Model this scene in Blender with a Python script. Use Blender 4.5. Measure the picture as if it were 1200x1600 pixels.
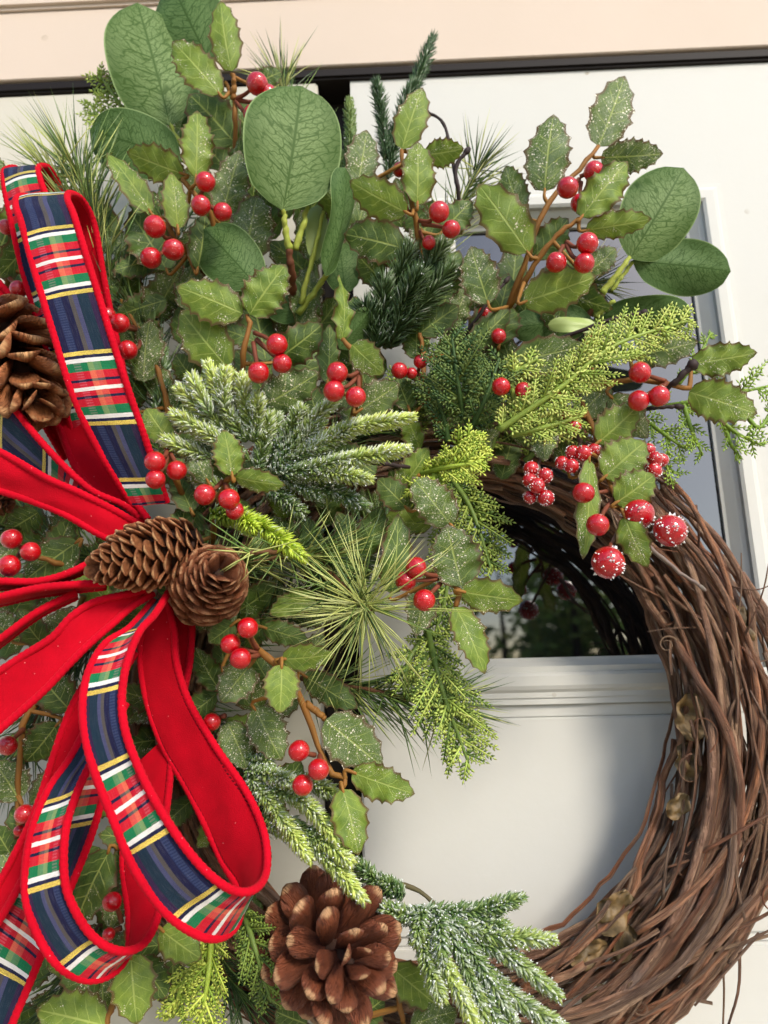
import bpy, math, random
from mathutils import Vector, Matrix, noise
random.seed(7)
sc = bpy.context.scene
for o in list(bpy.data.objects): bpy.data.objects.remove(o)

# ------------------------------------------------------------------ camera, sky, sun, exposure
F = 1155.0                                   # focal length in photo pixels (1200 x 1600)
CAM = Vector((0, -0.52, 1.5))
ROT = Matrix.Rotation(math.radians(1.5), 3, 'Z') @ Matrix.Rotation(math.pi/2 + math.radians(13.0), 3, 'X') @ Matrix.Rotation(math.radians(-1.4), 3, 'Z')
cd = bpy.data.cameras.new('camera'); cam = bpy.data.objects.new('camera', cd)
sc.collection.objects.link(cam); sc.camera = cam
cam.matrix_world = Matrix.Translation(CAM) @ ROT.to_4x4()
cd.sensor_fit = 'AUTO'; cd.sensor_width = 36; cd.lens = F/1600*36
cd.clip_start = 0.01; cd.clip_end = 500
cd.dof.use_dof = True; cd.dof.focus_distance = 0.40; cd.dof.aperture_fstop = 9.0

SUN_EL, SUN_AZ = 36.0, 34.0                  # sun in front of the door, a little to the right
w = bpy.data.worlds.new('World'); sc.world = w; w.use_nodes = True
wn = w.node_tree.nodes; wl = w.node_tree.links
for n in list(wn): wn.remove(n)
sky = wn.new('ShaderNodeTexSky'); sky.sky_type = 'NISHITA'; sky.sun_disc = False; sky.dust_density = 1.0; sky.air_density = 1.0; sky.ozone_density = 1.0
sky.sun_elevation = math.radians(SUN_EL); sky.sun_rotation = math.radians(180 - SUN_AZ)
bg = wn.new('ShaderNodeBackground'); bg.inputs[1].default_value = 0.15
wo = wn.new('ShaderNodeOutputWorld'); wl.new(sky.outputs[0], bg.inputs[0]); wl.new(bg.outputs[0], wo.inputs[0])
sd = bpy.data.lights.new('sun', 'SUN'); sd.energy = 2.2; sd.angle = math.radians(17); sd.color = (1.0, 0.915, 0.79)
sun = bpy.data.objects.new('sun', sd); sc.collection.objects.link(sun)
_e, _a = math.radians(SUN_EL), math.radians(SUN_AZ)
sdir = Vector((math.sin(_a)*math.cos(_e), -math.cos(_a)*math.cos(_e), math.sin(_e)))
sun.rotation_euler = sdir.to_track_quat('Z', 'Y').to_euler(); sun.location = sdir*5
sc.view_settings.view_transform = 'Standard'; sc.view_settings.look = 'None'
sc.view_settings.exposure = 0.80; sc.view_settings.gamma = 1.0
sc.cycles.use_denoising = True; sc.cycles.max_bounces = 4; sc.cycles.diffuse_bounces = 3; sc.cycles.glossy_bounces = 2; sc.cycles.transmission_bounces = 2
sc.cycles.caustics_reflective = False; sc.cycles.caustics_refractive = False
sc.cycles.use_adaptive_sampling = True; sc.cycles.adaptive_threshold = 0.035

# ------------------------------------------------------------------ helpers
C = sc.collection
def at(px, py, d):
    """world point on the plane d centimetres in front of the door that this photo pixel looks at"""
    r = ROT @ Vector(((px-600)/F, (800-py)/F, -1.0))
    return CAM + r*((-d/100 - CAM.y)/r.y)
def mpp(p): return -(ROT.transposed() @ (p-CAM)).z / F      # metres per photo pixel at p
def link(o, parent=None):
    C.objects.link(o)
    if parent is not None:
        o.parent = parent
        M = parent['_m'] if False else WORLD[parent.name]
        o.matrix_parent_inverse = M.inverted()
    return o
WORLD = {}
def thing(name, label, cat, loc, group=None, kind=None):
    o = bpy.data.objects.new(name, None); C.objects.link(o); o.empty_display_size = .01
    o.location = loc; o['label'] = label; o['category'] = cat
    if group: o['group'] = group
    if kind: o['kind'] = kind
    WORLD[o.name] = Matrix.Translation(loc)
    return o
def place(name, me, M, parent=None, mat=None):
    """object with world matrix M under parent"""
    o = bpy.data.objects.new(name, me)
    if mat and not me.materials: me.materials.append(mat)
    C.objects.link(o); WORLD[o.name] = M.copy()
    if parent is not None:
        o.parent = parent; o.matrix_parent_inverse = WORLD[parent.name].inverted()
    o.matrix_basis = M
    return o
class MB:
    """collects verts / faces / uv / colours; world coordinates"""
    def __init__(s): s.v = []; s.f = []; s.c = []; s.uv = {}; s.n = 0
    def build(s, name, mat, parent=None, smooth=True, origin=None):
        org = Vector(origin) if origin is not None else (WORLD[parent.name].translation.copy() if parent is not None else Vector((0,0,0)))
        me = bpy.data.meshes.new(name)
        me.from_pydata([(p[0]-org.x, p[1]-org.y, p[2]-org.z) for p in s.v], [], s.f)
        if s.c:
            a = me.color_attributes.new('tint', 'FLOAT_COLOR', 'POINT')
            flat = []
            for col in s.c: flat += [col[0], col[1], col[2], 1.0]
            a.data.foreach_set('color', flat)
        if s.uv:
            u = me.uv_layers.new(name='UVMap'); fl = [0.0]*(2*len(me.loops))
            for i, l in enumerate(me.loops):
                q = s.uv.get(l.vertex_index, (0, 0)); fl[2*i] = q[0]; fl[2*i+1] = q[1]
            u.data.foreach_set('uv', fl)
        if smooth: me.polygons.foreach_set('use_smooth', [True]*len(me.polygons))
        me.update()
        return place(name, me, Matrix.Translation(org), parent, mat)
def cat(pts, n):
    """catmull-rom resample to n points evenly by parameter"""
    pts = [Vector(p) for p in pts]
    if len(pts) == 2: return [pts[0].lerp(pts[1], i/(n-1)) for i in range(n)]
    P = [2*pts[0]-pts[1]] + pts + [2*pts[-1]-pts[-2]]; out = []; m = len(pts)-1
    for i in range(n):
        x = i/(n-1)*m; k = min(int(x), m-1); t = x-k; a, b, c, d = P[k:k+4]
        out.append(0.5*((2*b)+(c-a)*t+(2*a-5*b+4*c-d)*t*t+(3*b-a-3*c+d)*t*t*t))
    return out
def perp(v):
    v = v.normalized(); a = Vector((0, 0, 1)) if abs(v.z) < .9 else Vector((1, 0, 0))
    return v.cross(a).normalized()
def tube(mb, pts, rad, sides=6, col=None, cap=True, uvlen=False):
    n = len(pts); base = len(mb.v); nrm = perp(pts[1]-pts[0]); L = 0
    for i, p in enumerate(pts):
        tg = (pts[min(i+1, n-1)]-pts[max(i-1, 0)]).normalized()
        nrm = (nrm - tg*nrm.dot(tg)).normalized(); bn = tg.cross(nrm)
        r = rad(i/(n-1)) if callable(rad) else rad
        if i: L += (p-pts[i-1]).length
        for s in range(sides):
            a = 2*math.pi*s/sides
            rr = r if not isinstance(r, tuple) else r[0]*(1+r[1]*math.sin(a*r[2]+r[3]))
            mb.v.append(p + (nrm*math.cos(a)+bn*math.sin(a))*rr)
            if col: mb.c.append(col if not callable(col) else col(i/(n-1)))
            if uvlen: mb.uv[len(mb.v)-1] = (L, s/sides)
    for i in range(n-1):
        for s in range(sides):
            a = base+i*sides+s; b = base+i*sides+(s+1) % sides
            mb.f.append((a, b, b+sides, a+sides))
    if cap:
        mb.f.append(tuple(base+s for s in range(sides))[::-1]); mb.f.append(tuple(base+(n-1)*sides+s for s in range(sides)))
def needle(mb, p, d, L, r, c0, c1, bend=None):
    """thin tapered three-sided needle"""
    d = d.normalized(); a = perp(d); b = d.cross(a); base = len(mb.v)
    bend = bend or Vector((0, 0, 0)); k = 0
    for (t, rr) in ((0, r), (.55, r*.9)):
        q = p + d*(L*t) + bend*(t*t)
        for s in range(3):
            an = 2.0944*s; mb.v.append(q+(a*math.cos(an)+b*math.sin(an))*rr)
            mb.c.append(tuple(c0[j]+(c1[j]-c0[j])*t for j in range(3)))
    mb.v.append(p+d*L+bend); mb.c.append(c1)
    for s in range(3):
        e = (s+1) % 3
        mb.f.append((base+s, base+e, base+3+e, base+3+s)); mb.f.append((base+3+s, base+3+e, base+6))
def lobe(mb, p, d, nrm, L, wd, c0, c1):
    """flattened leaf scale: a thin double-sided diamond with thickness"""
    d = d.normalized(); s = d.cross(nrm).normalized(); base = len(mb.v); h = nrm.normalized()*(wd*.22)
    for q, c in ((p, c0), (p+d*L*.5+s*wd*.5, c0), (p+d*L, c1), (p+d*L*.5-s*wd*.5, c0), (p+d*L*.45+h, c1), (p+d*L*.45-h, c0)):
        mb.v.append(q); mb.c.append(c)
    for i in range(4):
        j = (i+1) % 4; mb.f.append((base+i, base+j, base+4)); mb.f.append((base+j, base+i, base+5))
def jit(c, s=.15):
    k = 1+random.uniform(-s, s); return tuple(max(0, x*k*(1+random.uniform(-s*.4, s*.4))) for x in c)
def mixc(a, b, t): return tuple(a[i]+(b[i]-a[i])*t for i in range(3))
def rv(): return Vector((random.gauss(0, 1), random.gauss(0, 1), random.gauss(0, 1))).normalized()

# ------------------------------------------------------------------ node helpers and materials
class NT:
    def __init__(s, name):
        s.m = bpy.data.materials.new(name); s.m.use_nodes = True; s.t = s.m.node_tree
        s.b = s.t.nodes['Principled BSDF']; s.out = s.t.nodes['Material Output']
    def n(s, typ, ins=None, **kw):
        nd = s.t.nodes.new('ShaderNode'+typ)
        for k, v in kw.items(): setattr(nd, k, v)
        for k, v in (ins or {}).items(): s.set(nd.inputs[k], v)
        return nd
    def set(s, sock, v):
        if isinstance(v, bpy.types.NodeSocket): s.t.links.new(v, sock)
        elif isinstance(v, bpy.types.Node): s.t.links.new(v.outputs[0], sock)
        else:
            if sock.type == 'RGBA' and len(v) == 3: v = (*v, 1)
            sock.default_value = v
    def math(s, op, a, b=0.0, c=0.0, clamp=False):
        nd = s.t.nodes.new('ShaderNodeMath'); nd.operation = op; nd.use_clamp = clamp
        s.set(nd.inputs[0], a); s.set(nd.inputs[1], b); s.set(nd.inputs[2], c); return nd.outputs[0]
    def mix(s, f, a, b, mode='MIX'):
        nd = s.t.nodes.new('ShaderNodeMix'); nd.data_type = 'RGBA'; nd.blend_type = mode
        s.set(nd.inputs[0], f); s.set(nd.inputs[6], a); s.set(nd.inputs[7], b); return nd.outputs[2]
    def smooth(s, x, a, b):
        nd = s.t.nodes.new('ShaderNodeMapRange'); nd.interpolation_type = 'SMOOTHSTEP'
        s.set(nd.inputs[0], x); s.set(nd.inputs[1], a); s.set(nd.inputs[2], b); return nd.outputs[0]
    def noise(s, vec, scale, detail=3, rough=.55):
        nd = s.n('TexNoise', {'Scale': scale, 'Detail': detail, 'Roughness': rough})
        if vec is not None: s.set(nd.inputs['Vector'], vec)
        return nd.outputs[0]
    def ramp(s, fac, stops, const=False):
        nd = s.t.nodes.new('ShaderNodeValToRGB'); r = nd.color_ramp
        r.interpolation = 'CONSTANT' if const else 'LINEAR'
        for i, (p, c) in enumerate(stops):
            e = r.elements[i] if i < 2 else r.elements.new(p)
            e.position = p; e.color = c if len(c) == 4 else (*c, 1)
        s.set(nd.inputs[0], fac); return nd
    def bump(s, h, strength=.3, dist=.001):
        nd = s.n('Bump', {'Strength': strength, 'Distance': dist, 'Height': h}); s.set(s.b.inputs['Normal'], nd.outputs[0])
    def p(s, **kw):
        for k, v in kw.items(): s.set(s.b.inputs[k.replace('_', ' ')], v)
        return s
    def thin(s, col, fac=.25):
        """let some light through a leaf"""
        tr = s.n('BsdfTranslucent', {'Color': col}); mx = s.n('MixShader', {0: fac, 1: s.b.outputs[0], 2: tr.outputs[0]})
        s.t.links.new(mx.outputs[0], s.out.inputs[0])
def srgb(r, g, b):
    f = lambda x: ((x/255+.055)/1.055)**2.4 if x/255 > .04045 else x/255/12.92
    return (f(r), f(g), f(b))

def mat_holly(name, dark, light, glit, dust):
    t = NT(name); tc = t.n('TexCoord'); uv = t.n('SeparateXYZ', {0: tc.outputs['UV']}); u, vv = uv.outputs[0], uv.outputs[1]
    av = t.math('ABSOLUTE', t.math('MULTIPLY_ADD', vv, 2.0, -1.0))
    oi = t.n('ObjectInfo'); rnd = oi.outputs['Random']
    off = t.n('CombineXYZ', {0: t.math('MULTIPLY', rnd, 37.0), 1: t.math('MULTIPLY', rnd, 91.0), 2: rnd})
    vec = t.n('VectorMath', {0: tc.outputs['UV'], 1: off.outputs[0]}, operation='ADD').outputs[0]
    nz = t.noise(vec, 5.0, 4); nf = t.noise(vec, 60.0, 3)
    base = t.mix(t.smooth(nz, .3, .72), dark, light)
    base = t.mix(t.math('MULTIPLY', rnd, .45), base, light)
    base = t.mix(t.math('MULTIPLY', t.smooth(nf, .35, .75), .3), base, (dark[0]*.55, dark[1]*.6, dark[2]*.5))
    # veins: midrib and slanted laterals, fading towards the margin
    mid = t.math('SUBTRACT', 1.0, t.smooth(av, .02, .06))
    wob = t.math('MULTIPLY', t.math('SUBTRACT', nz, .5), .5)
    sl = t.math('FRACT', t.math('ADD', t.math('SUBTRACT', t.math('MULTIPLY', u, 6.0), t.math('MULTIPLY', av, 1.5)), wob))
    lat = t.math('MULTIPLY', t.math('SUBTRACT', 1.0, t.smooth(t.math('ABSOLUTE', t.math('SUBTRACT', sl, .5)), .02, .075)), t.math('SUBTRACT', 1.0, t.smooth(av, .45, .85)))
    fine = t.n('TexVoronoi', {'Vector': vec, 'Scale': 17.0}, feature='DISTANCE_TO_EDGE').outputs[0]
    fv = t.math('MULTIPLY', t.math('SUBTRACT', 1.0, t.smooth(fine, .0, .05)), .22)
    vein = t.math('MAXIMUM', t.math('MAXIMUM', mid, t.math('MULTIPLY', lat, .75)), fv)
    col = t.mix(t.math('MULTIPLY', vein, .62), base, srgb(186, 200, 104))
    # brown dried margin, uneven
    ed = t.math('ADD', av, t.math('MULTIPLY', t.math('SUBTRACT', t.noise(vec, 9.0, 3), .5), .16))
    tip = t.smooth(u, .93, 1.0)
    col = t.mix(t.math('MULTIPLY', t.math('MAXIMUM', t.smooth(ed, .77, .93), tip), .85), col, srgb(98, 66, 38))
    # dust and glitter
    gm = t.smooth(t.noise(vec, 2.2, 2), .62-glit*.42, .8-glit*.3)
    vo = t.n('TexVoronoi', {'Vector': t.n('VectorMath', {0: vec, 1: (30, 17, 1)}, operation='MULTIPLY').outputs[0], 'Scale': 1.0})
    spot = t.math('LESS_THAN', vo.outputs['Distance'], t.math('MULTIPLY', gm, t.math('MULTIPLY', t.n('SeparateXYZ', {0: vo.outputs['Color']}).outputs[0], .38)))
    vo2 = t.n('TexVoronoi', {'Vector': t.n('VectorMath', {0: vec, 1: (75, 42, 1)}, operation='MULTIPLY').outputs[0], 'Scale': 1.0})
    spot2 = t.math('LESS_THAN', vo2.outputs['Distance'], t.math('MULTIPLY', gm, .27))
    du = t.math('MULTIPLY', t.smooth(t.noise(vec, 3.0, 4), .35, .8), dust)
    col = t.mix(du, col, srgb(176, 188, 172))
    sp = t.math('MAXIMUM', spot, t.math('MULTIPLY', spot2, .55))
    col = t.mix(sp, col, srgb(246, 240, 216))
    t.p(Base_Color=col, Roughness=t.math('SUBTRACT', .5, t.math('MULTIPLY', sp, .25)), Specular_IOR_Level=.45)
    t.bump(t.math('ADD', t.math('MULTIPLY', vein, -1.0), t.math('ADD', nf, t.math('MULTIPLY', sp, 1.5))), .55, .0004)
    t.thin(col, .32); return t.m
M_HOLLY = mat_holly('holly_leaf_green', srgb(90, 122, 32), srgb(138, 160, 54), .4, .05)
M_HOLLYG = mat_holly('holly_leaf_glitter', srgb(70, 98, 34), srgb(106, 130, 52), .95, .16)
M_HOLLYD = mat_holly('holly_leaf_shaded', srgb(58, 88, 28), srgb(94, 120, 42), .35, .07)  # darker copy of the green leaf, shade between leaves put into its colour

def mat_euc(name, pale, deep):
    t = NT(name); tc = t.n('TexCoord'); uv = t.n('SeparateXYZ', {0: tc.outputs['UV']}); u, vv = uv.outputs[0], uv.outputs[1]
    sv = t.math('MULTIPLY_ADD', vv, 2.0, -1.0); av = t.math('ABSOLUTE', sv)
    oi = t.n('ObjectInfo'); rnd = oi.outputs['Random']
    off = t.n('CombineXYZ', {0: t.math('MULTIPLY', rnd, 37.0), 1: t.math('MULTIPLY', rnd, 91.0)})
    g = t.n('NewGeometry')
    vec = t.n('VectorMath', {0: tc.outputs['UV'], 1: off.outputs[0]}, operation='ADD').outputs[0]
    dist = t.n('VectorMath', {0: vec, 1: t.n('VectorMath', {0: t.n('TexNoise', {'Vector': vec, 'Scale': 6.0}).outputs['Color'], 'Scale': .12}, operation='SCALE').outputs[0]}, operation='ADD').outputs[0]
    dist = t.n('VectorMath', {0: dist, 1: t.n('CombineXYZ', {0: t.math('MULTIPLY', av, -.24)}).outputs[0]}, operation='ADD').outputs[0]
    v1 = t.n('TexVoronoi', {'Vector': t.n('VectorMath', {0: dist, 1: (22, 7, 1)}, operation='MULTIPLY').outputs[0], 'Scale': 1.0}, feature='DISTANCE_TO_EDGE').outputs[0]
    v2 = t.n('TexVoronoi', {'Vector': t.n('VectorMath', {0: dist, 1: (46, 19, 1)}, operation='MULTIPLY').outputs[0], 'Scale': 1.0}, feature='DISTANCE_TO_EDGE').outputs[0]
    l1 = t.math('SUBTRACT', 1.0, t.smooth(v1, .01, .09)); l2 = t.math('MULTIPLY', t.math('SUBTRACT', 1.0, t.smooth(v2, .0, .1)), .55)
    sl = t.math('FRACT', t.math('SUBTRACT', t.math('MULTIPLY', u, 7.0), t.math('MULTIPLY', av, 1.7)))
    lat = t.math('MULTIPLY', t.math('SUBTRACT', 1.0, t.smooth(t.math('ABSOLUTE', t.math('SUBTRACT', sl, .5)), .02, .07)), t.math('SUBTRACT', 1.0, t.smooth(av, .4, .8)))
    mid = t.math('SUBTRACT', 1.0, t.smooth(av, .015, .045))
    vein = t.math('MAXIMUM', t.math('MAXIMUM', l1, l2), t.math('MAXIMUM', mid, lat))
    edge = t.smooth(t.math('ADD', t.math('MAXIMUM', t.math('MULTIPLY', av, .8), t.math('MULTIPLY', u, .55)), t.math('MULTIPLY', t.math('SUBTRACT', t.noise(vec, 3.0, 3), .5), .5)), .25, .8)
    cellc = t.mix(edge, pale, mixc(pale, deep, .62))
    col = t.mix(t.math('MULTIPLY', vein, .85), cellc, deep)
    col = t.mix(t.smooth(av, .95, .99), col, srgb(128, 150, 96))
    t.p(Base_Color=col, Roughness=.62, Specular_IOR_Level=.2); t.bump(vein, -.6, .0006); t.thin(col, .15); return t.m
M_EUC = mat_euc('eucalyptus_leaf', srgb(112, 134, 82), srgb(54, 82, 24))
M_EUCD = mat_euc('eucalyptus_leaf_deep', srgb(92, 118, 68), srgb(48, 76, 24))
M_EUCP = NT('eucalyptus_young_leaf').p(Base_Color=srgb(150, 168, 92), Roughness=.5).m

def mat_attr(name, rough=.5, spec=.4, trans=.0):
    t = NT(name); a = t.n('Attribute', attribute_name='tint'); col = a.outputs['Color']
    t.p(Base_Color=col, Roughness=rough, Specular_IOR_Level=spec)
    if trans: t.thin(col, trans)
    return t.m
M_NEEDLE = mat_attr('needle', .42, .5, .1)
M_SPRAY = mat_attr('conifer_spray', .5, .35, .12)
M_FROST = NT('frost_crystal').p(Base_Color=(.82, .84, .82), Roughness=.55).m
M_BARKA = mat_attr('stem_bark', .65, .3)

def mat_berry():
    t = NT('berry_red'); tc = t.n('TexCoord'); oi = t.n('ObjectInfo')
    vec = t.n('VectorMath', {0: tc.outputs['Object'], 1: t.n('CombineXYZ', {0: t.math('MULTIPLY', oi.outputs['Random'], 50.0)}).outputs[0]}, operation='ADD').outputs[0]
    nz = t.noise(vec, 2.2, 3); nf = t.noise(vec, 9.0, 4)
    col = t.mix(nz, srgb(168, 0, 8), srgb(202, 0, 20)); col = t.mix(t.math('MULTIPLY', oi.outputs['Random'], .35), col, srgb(150, 8, 24))
    vo = t.n('TexVoronoi', {'Vector': vec, 'Scale': 7.0})
    sp = t.math('MULTIPLY', t.math('LESS_THAN', vo.outputs['Distance'], .16), t.smooth(nz, .44, .56))
    col = t.mix(t.math('MULTIPLY', sp, .75), col, srgb(250, 200, 200))
    t.p(Base_Color=col, Roughness=.3, Coat_Weight=1.0, Coat_Roughness=.03, Specular_IOR_Level=.25)
    t.bump(t.math('ADD', nf, t.math('MULTIPLY', nz, 1.5)), .22, .07); return t.m
M_BERRY = mat_berry()

def mat_cone(name, a, b, rim):
    t = NT(name); tc = t.n('TexCoord'); oi = t.n('ObjectInfo'); uv = t.n('SeparateXYZ', {0: tc.outputs['UV']})
    vec = t.n('VectorMath', {0: tc.outputs['UV'], 1: t.n('CombineXYZ', {0: t.math('MULTIPLY', oi.outputs['Random'], 70.0)}).outputs[0]}, operation='ADD').outputs[0]
    st = t.noise(t.n('VectorMath', {0: vec, 1: (4, 30, 1)}, operation='MULTIPLY').outputs[0], 1.0, 4)
    nz = t.noise(vec, 6.0, 4)
    col = t.mix(st, a, b); col = t.mix(t.math('MULTIPLY', t.smooth(nz, .45, .7), .5), col, mixc(a, (0, 0, 0), .5))
    col = t.mix(t.math('MULTIPLY', oi.outputs['Random'], .35), col, b)
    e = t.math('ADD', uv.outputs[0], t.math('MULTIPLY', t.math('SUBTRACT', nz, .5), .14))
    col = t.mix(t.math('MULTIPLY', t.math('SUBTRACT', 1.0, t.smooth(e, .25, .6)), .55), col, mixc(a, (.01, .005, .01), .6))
    col = t.mix(t.math('MULTIPLY', t.smooth(e, .92, .985), .85), col, rim)
    ck = t.n('TexVoronoi', {'Vector': t.n('VectorMath', {0: vec, 1: (3, 14, 1)}, operation='MULTIPLY').outputs[0], 'Scale': 1.0}, feature='DISTANCE_TO_EDGE').outputs[0]
    cr_ = t.math('SUBTRACT', 1.0, t.smooth(ck, .0, .04)); col = t.mix(t.math('MULTIPLY', cr_, .4), col, mixc(a, (0, 0, 0), .6))
    t.p(Base_Color=col, Roughness=.55, Specular_IOR_Level=.35); t.bump(t.math('SUBTRACT', t.math('ADD', t.math('MULTIPLY', st, 1.6), nz), cr_), .9, .0016); return t.m
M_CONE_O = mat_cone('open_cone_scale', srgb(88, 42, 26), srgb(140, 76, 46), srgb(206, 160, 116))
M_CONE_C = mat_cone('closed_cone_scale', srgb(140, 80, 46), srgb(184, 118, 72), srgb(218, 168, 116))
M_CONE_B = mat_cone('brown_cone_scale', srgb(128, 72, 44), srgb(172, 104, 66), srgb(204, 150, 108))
M_CORE = NT('cone_core').p(Base_Color=srgb(60, 36, 24), Roughness=.8).m

def mat_vine():
    t = NT('vine_bark'); tc = t.n('TexCoord'); oi = t.n('ObjectInfo'); r = oi.outputs['Random']
    sc_ = t.n('VectorMath', {0: tc.outputs['UV'], 1: (60, 5, 1)}, operation='MULTIPLY').outputs[0]
    vec = t.n('VectorMath', {0: sc_, 1: t.n('CombineXYZ', {0: t.math('MULTIPLY', r, 99.0), 2: t.math('MULTIPLY', r, 31.0)}).outputs[0]}, operation='ADD').outputs[0]
    n1 = t.noise(t.n('VectorMath', {0: vec, 1: (.8, .7, 1)}, operation='MULTIPLY').outputs[0], 1.5, 5); n2 = t.noise(vec, .5, 3); n3 = t.noise(vec, 6.0, 3)
    col = t.ramp(r, [(0, srgb(126, 82, 58)), (.2, srgb(180, 120, 82)), (.4, srgb(128, 104, 86)), (.6, srgb(166, 102, 66)), (.8, srgb(144, 106, 80)), (1, srgb(190, 158, 126))]).outputs[0]
    col = t.mix(t.math('MULTIPLY', t.smooth(n1, .42, .66), .75), col, srgb(78, 50, 38))
    col = t.mix(t.math('MULTIPLY', t.smooth(n2, .48, .66), .6), col, srgb(186, 150, 118))
    n4 = t.noise(vec, .22, 4, .7); col = t.mix(t.math('MULTIPLY', t.smooth(n4, .52, .66), .55), col, srgb(120, 108, 98))
    fb = t.smooth(t.noise(t.n('VectorMath', {0: vec, 1: (.9, 1.5, 1)}, operation='MULTIPLY').outputs[0], 2.0, 2), .6, .72); col = t.mix(t.math('MULTIPLY', fb, .5), col, srgb(206, 168, 130))
    t.p(Base_Color=col, Roughness=.55, Specular_IOR_Level=.45); t.bump(t.math('ADD', t.math('MULTIPLY', n1, 1.4), t.math('ADD', fb, n3)), 1.0, .0022); return t.m
M_VINE = mat_vine()
def mat_dry():
    t = NT('dried_leaf'); tc = t.n('TexCoord'); n1 = t.noise(tc.outputs['Object'], 90.0, 4); n2 = t.noise(tc.outputs['Object'], 300.0, 3)
    t.p(Base_Color=t.mix(t.smooth(n1, .35, .65), srgb(80, 64, 34), srgb(126, 100, 60)), Roughness=.6); t.bump(n2, .6, .001); return t.m
M_DRY = mat_dry()

def mat_plaid():
    t = NT('plaid_ribbon'); tc = t.n('TexCoord'); uv = t.n('SeparateXYZ', {0: tc.outputs['UV']}); u = uv.outputs[0]
    wob = t.math('MULTIPLY', t.math('SUBTRACT', t.noise(t.n('VectorMath', {0: tc.outputs['UV'], 1: (14, 90, 1)}, operation='MULTIPLY').outputs[0], 1.0, 2), .5), .006)
    tt = t.math('FRACT', t.math('ADD', uv.outputs[1], wob))
    NV, WH, GR, RD, GO = srgb(14, 16, 56), srgb(236, 232, 226), srgb(14, 118, 70), srgb(200, 14, 38), srgb(232, 206, 98)
    seq = [(0, NV, .44), (.43, GO, 0), (.462, NV, .1), (.486, WH, .08), (.516, GR, .1), (.585, RD, .06), (.642, NV, .1), (.664, RD, .06), (.702, WH, .08), (.728, RD, .06), (.766, NV, .1), (.788, RD, .06), (.845, GR, .1), (.914, WH, .08), (.944, NV, .1), (.968, GO, 0)]
    W = t.ramp(tt, [(p, (*c, a)) for p, c, a in seq], True)
    dash = t.math('GREATER_THAN', t.math('SINE', t.math('MULTIPLY', uv.outputs[1], 320.0)), -.1)
    P = t.ramp(u, [(0, NV), (.20, srgb(40, 56, 96)), (.34, srgb(22, 24, 58)), (.46, srgb(112, 104, 82)), (.535, srgb(98, 100, 136)), (.61, srgb(16, 58, 58)), (.80, srgb(64, 30, 60))], True).outputs[0]
    dm = t.math('MULTIPLY', dash, t.math('MULTIPLY', t.math('GREATER_THAN', u, .21), t.math('LESS_THAN', u, .33)))
    P = t.mix(t.math('MULTIPLY', dm, .32), P, srgb(104, 124, 160))
    col = t.mix(W.outputs[1], W.outputs[0], P)
    notnavy = t.math('GREATER_THAN', tt, .516)
    isnotw = t.math('LESS_THAN', tt, .914)
    cm = t.math('MULTIPLY', t.math('MULTIPLY', t.math('GREATER_THAN', u, .44), t.math('LESS_THAN', u, .66)), t.math('MULTIPLY', notnavy, isnotw))
    cm2 = t.math('MULTIPLY', t.math('GREATER_THAN', u, .54), .12)
    col = t.mix(t.math('MULTIPLY', cm, t.math('SUBTRACT', 1.0, t.math('MULTIPLY', cm2, 4.0))), col, (.16, .12, .05), 'ADD')
    cm3 = t.math('MULTIPLY', t.math('MULTIPLY', t.math('GREATER_THAN', u, .21), t.math('LESS_THAN', u, .33)), t.math('MULTIPLY', notnavy, isnotw))
    col = t.mix(t.math('MULTIPLY', t.math('MULTIPLY', cm3, dash), .18), col, srgb(220, 150, 160))
    # weave
    wv = t.math('MULTIPLY', t.math('SINE', t.math('MULTIPLY', u, 260.0)), t.math('SINE', t.math('MULTIPLY', uv.outputs[1], 470.0)))
    slub = t.noise(t.n('VectorMath', {0: tc.outputs['UV'], 1: (6, 260, 1)}, operation='MULTIPLY').outputs[0], 1.0, 3)
    slub2 = t.noise(t.n('VectorMath', {0: tc.outputs['UV'], 1: (150, 9, 1)}, operation='MULTIPLY').outputs[0], 1.0, 3)
    col = t.mix(t.math('MULTIPLY', t.smooth(slub, .4, .75), .28), col, (.0, .0, .01))
    col = t.mix(t.math('MULTIPLY', t.smooth(slub2, .5, .8), .07), col, (.75, .72, .75))
    gold = t.math('MAXIMUM', t.math('MULTIPLY', t.math('GREATER_THAN', tt, .43), t.math('LESS_THAN', tt, .462)), t.math('GREATER_THAN', tt, .968))
    gl = t.noise(tc.outputs['UV'], 160.0, 2)
    col = t.mix(t.math('MULTIPLY', gold, t.smooth(gl, .52, .6)), col, srgb(120, 88, 30))
    t.p(Base_Color=col, Roughness=t.math('SUBTRACT', .72, t.math('MULTIPLY', gold, .4)), Metallic=t.math('MULTIPLY', gold, .45), Sheen_Weight=.03, Specular_IOR_Level=.18)
    t.bump(t.math('ADD', wv, t.math('ADD', t.math('MULTIPLY', slub, 2.0), t.math('MULTIPLY', gold, 2.0))), .5, .0004); return t.m
M_PLAID = mat_plaid()
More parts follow.
